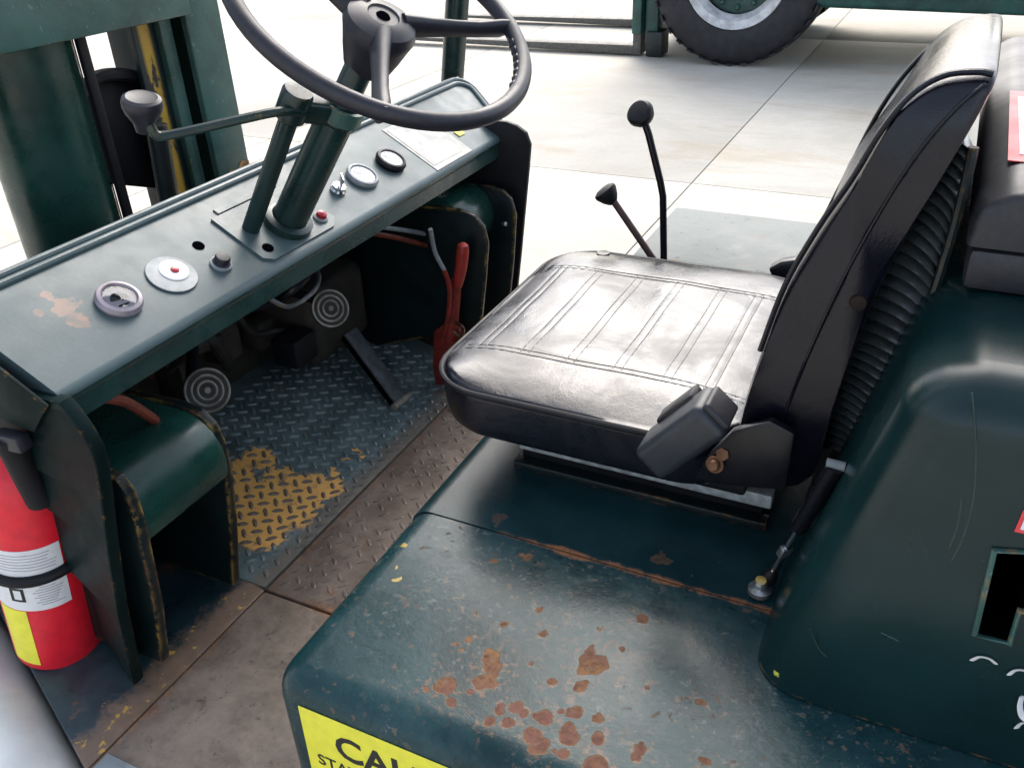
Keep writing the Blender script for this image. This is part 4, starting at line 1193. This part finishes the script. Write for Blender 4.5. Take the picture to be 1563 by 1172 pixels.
va = part('valve', lathe([(.020, 0), (.020, .030), (.014, .034), (.014, .05), (0, .05)], tp, axE, 20), 'blackgloss', EX)
hdl = (V((-.5, -.2, .0))).normalized()
part('handle', obox(tp + axE * .052 + V((.01, .0, .0)), V((1, .15, .25)).normalized(), Y, V((-.25, 0, 1)).normalized(), .13, .020, .006, .002), 'blackgloss', EX)
part('handle', obox(tp + axE * .030 + V((.03, .0, 0)), V((1, .1, -.05)).normalized(), Y, V((.05, 0, 1)).normalized(), .12, .018, .005, .002), 'blackgloss', EX)
def surf(px, py, off=.012):
    """near surface of the extinguisher seen at a pixel, moved outwards"""
    d_ = (ROT @ V((px - 781.5, py - 586, FOC))).normalized(); w0 = CAM - b0
    dd = d_ - axE * d_.dot(axE); ww = w0 - axE * w0.dot(axE); rr = RE + off
    A_, B_, C_ = dd.dot(dd), 2 * dd.dot(ww), ww.dot(ww) - rr * rr; ds = B_ * B_ - 4 * A_ * C_
    t_ = (-B_ - math.sqrt(max(0, ds))) / (2 * A_); return CAM + d_ * t_
hz_pts = [surf(8, 668, .02), surf(22, 690, .016), surf(38, 722, .010), surf(54, 752, .008), surf(64, 768, .006)]
part('discharge_hose', tube(smoothpath(hz_pts, 6), [.0165] * 20 + [.0170] * 4 + [.014], 12, flat=.75), 'black', EX)
part('hose_clip', obox(surf(18, 672, .022), V((1, 0, .1)).normalized(), Y, V((-.1, 0, 1)).normalized(), .05, .02, .022, .004), 'wheelgrey', EX)
# hydraulic hoses lying forward of it
for k_, (p_, q_) in enumerate((((-40, 900), (24, 905)), ((-40, 925), (24, 926)), ((-40, 880), (14, 872)))):
    part('hydraulic_hose', tube(smoothpath([at(*p_, 'z', .012), at((p_[0] + q_[0]) / 2, p_[1] - 6, 'z', .014), at(*q_, 'z', .012), at(q_[0] + 40, q_[1] - 60, 'z', .02)]), .011, 10), 'black')

# ------------------------------------------------------------------ plastic case on the engine cover
cz0 = .6395
CA = thing('plastic_case', (.45, 1.15, cz0), 'black plastic case with red sticker lying on the rear engine cover', 'case')
bm = box((.040, .855, cz0), (.62, 1.66, cz0 + .040), .007, 2)
part('case_base', bm, 'case', CA)
bm = prism([(.036, cz0 + .0425), (.62, cz0 + .0425), (.62, cz0 + .095), (.066, cz0 + .095), (.040, cz0 + .078)], 'y', .855, 1.66); bevel(bm, .008, 3, lambda a, b: (a + b).z / 2 > cz0 + .05)
lid = part('case_lid', bm, 'case', CA)
part('case_latch', box((.115, .848, cz0 + .008), (.19, .856, cz0 + .055), .003), 'blackgloss', CA)
part('case_hinge_line', box((.047, .862, cz0 + .038), (.61, 1.65, cz0 + .044)), 'hole', CA)
ct = cz0 + .0952
st = [at(px, py, 'z', ct) for px, py in ((1538, 246), (1546, 140))]
sx0 = st[0].x
part('red_sticker', plate([V((sx0, st[0].y, ct)), V((sx0 + .16, st[0].y - .01, ct)), V((sx0 + .16, st[1].y, ct)), V((sx0 + .002, st[1].y, ct))], Z, .0009), 'redsticker', lid)
part('sticker_print', plate([V((sx0 + .010, st[0].y + .022, ct + .0009)), V((sx0 + .15, st[0].y + .014, ct + .0009)), V((sx0 + .15, st[1].y - .03, ct + .0009)), V((sx0 + .010, st[1].y - .03, ct + .0009))], Z, .0005), 'pink', lid)

# ------------------------------------------------------------------ second forklift in the background
tc = at(1115, 103, 'z', GZ)
T2 = thing('forklift', (tc.x + 1.4, tc.y + 1.2, GZ), 'green forklift with white wheel rims parked beyond the concrete joint', 'forklift')
TR = .66; tx, ty = tc.x - .02, tc.y + .28
def wheel2(x, y0, r, wd):
    hw = wd / 2; yc = y0 + hw
    o = part('wheel', lathe([(r * .60, -hw * .96), (r * .64, -hw), (r * .86, -hw), (r * .95, -hw * .86), (r, -hw * .62), (r, hw * .62), (r * .95, hw * .86), (r * .86, hw), (r * .6, hw)], (x, yc, GZ + r), Y, 64), 'tyre', T2)
    tb = bmesh.new()
    for k_ in range(36):
        a = 2 * math.pi * k_ / 36
        for sgn in (-1, 1):
            ctr = V((x + math.cos(a) * r * .978, yc + sgn * hw * .62, GZ + r + math.sin(a) * r * .978))
            u = V((math.cos(a), 0, math.sin(a))); v = V((-math.sin(a), 0, math.cos(a)))
            b_ = obox(ctr, u, Y, v, .012, hw * .62, r * .075); me_ = bpy.data.meshes.new('t'); b_.to_mesh(me_); b_.free(); tb.from_mesh(me_); bpy.data.meshes.remove(me_)
    tl = part('tread_blocks', tb, 'tyre', o); tl['kind'] = 'stuff'
    part('rim', lathe([(r * .44, -hw * .55), (r * .50, -hw * .92), (r * .585, -hw * 1.0), (r * .60, -hw * .9), (r * .60, hw * .9), (r * .44, hw * .9)], (x, yc, GZ + r), Y, 56), plain('far_rim_paint', (.50, .50, .50), .5, 0, .25, .05, 14), o)
    part('hub', lathe([(0, -hw * .40), (r * .20, -hw * .40), (r * .22, -hw * .30), (r * .44, -hw * .30), (r * .46, hw * .5), (0, hw * .5)], (x, yc, GZ + r), Y, 40), 'truckgreen', o)
    for k_ in range(12):
        a = 2 * math.pi * k_ / 12
        part('wheel_nut', lathe([(.022, 0), (.022, .022), (.014, .028), (0, .028)], (x + math.cos(a) * r * .37, yc - hw * .30, GZ + r + math.sin(a) * r * .37), -Y, 6), 'truckgreen', o)
wheel2(tx, tc.y, TR, .46); wheel2(tx, tc.y + 1.75, TR, .46); wheel2(tx + 3.0, tc.y + .1, TR * .9, .42); wheel2(tx + 3.0, tc.y + 1.65, TR * .9, .42)
bz = at(1250, 12, 'y', tc.y + .05).z
part('body', prism([(tx + .62, bz), (tx + 4.2, bz - .06), (tx + 4.4, bz + .3), (tx + 4.2, bz + 1.0), (tx + 1.9, bz + 1.0), (tx + 1.7, bz + .42), (tx - .75, bz + .42), (tx - .75, bz + .25), (tx + .35, bz + .28)], 'y', tc.y + .03, tc.y + 2.15, .03, 3), 'truckgreen', T2)
part('fender', prism([(tx + .55, bz + .05), (tx + .62, bz + .05), (tx + .62, bz + .3), (tx + .35, bz + .30)], 'y', tc.y + .1, tc.y + 2.0, .01), 'black', T2)
part('axle', tube([(tx, tc.y + .3, GZ + TR), (tx, tc.y + 1.9, GZ + TR)], .12, 16), 'black', T2)
part('axle', tube([(tx + 3.0, tc.y + .3, GZ + TR * .9), (tx + 3.0, tc.y + 1.9, GZ + TR * .9)], .12, 16), 'black', T2)
mxr = at(1003, 60, 'y', tc.y + .25).x; mxl = at(984, 60, 'y', tc.y + .25).x
for yy in (tc.y + .25, tc.y + 1.75):
    part('mast_upright', box((mxl, yy, GZ + .10), (mxr, yy + .14, GZ + 3.4), .01), 'truckgreen', T2)
part('mast_crossmember', box((mxl + .03, tc.y + .40, GZ + .5), (mxr - .03, tc.y + 1.74, GZ + .75), .01), 'truckgreen', T2)
part('mast_crossmember', box((mxl + .03, tc.y + .40, GZ + 3.0), (mxr - .03, tc.y + 1.74, GZ + 3.2), .01), 'truckgreen', T2)
part('carriage', box((mxl - .10, tc.y + .2, GZ + .18), (mxl - .02, tc.y + 1.94, GZ + .95), .01), 'truckgreen', T2)
fk = at(1002, 80, 'z', GZ)
for yy in (tc.y + .24, tc.y + 1.55):
    part('fork', prism([(mxl - 2.6, GZ + .05), (mxl - .12, GZ + .012), (mxl - .03, GZ + .012), (mxl - .03, GZ + 1.0), (mxl - .10, GZ + 1.0), (mxl - .10, GZ + .085), (mxl - 2.6, GZ + .07)], 'y', yy, yy + .17, .004), plain('fork_steel', (.10, .095, .085), .6, .3, .3, .2), T2)
part('mast_foot', box((mxl + .02, tc.y + .22, GZ + .006), (mxr + .05, tc.y + .42, GZ + .20), .01), 'green_dark', T2)
for (x0, x1) in ((tx - .5, tx - .75), (tx + 1.9, tx + 1.7)):
    for yy in (tc.y + .3, tc.y + 1.9):
        part('guard_leg', tube([(x1, yy, bz + .35), (x0, yy, bz + 1.75)], .045, 12), 'truckgreen', T2)
part('guard_roof', box((tx - .55, tc.y + .25, bz + 1.74), (tx + 1.95, tc.y + 1.95, bz + 1.82), .02), 'truckgreen', T2)
part('seat', prism([(tx + .7, bz + .42), (tx + 1.25, bz + .42), (tx + 1.4, bz + 1.1), (tx + 1.28, bz + 1.1), (tx + 1.12, bz + .58), (tx + .7, bz + .58)], 'y', tc.y + .8, tc.y + 1.35, .03, 3), 'black', T2)
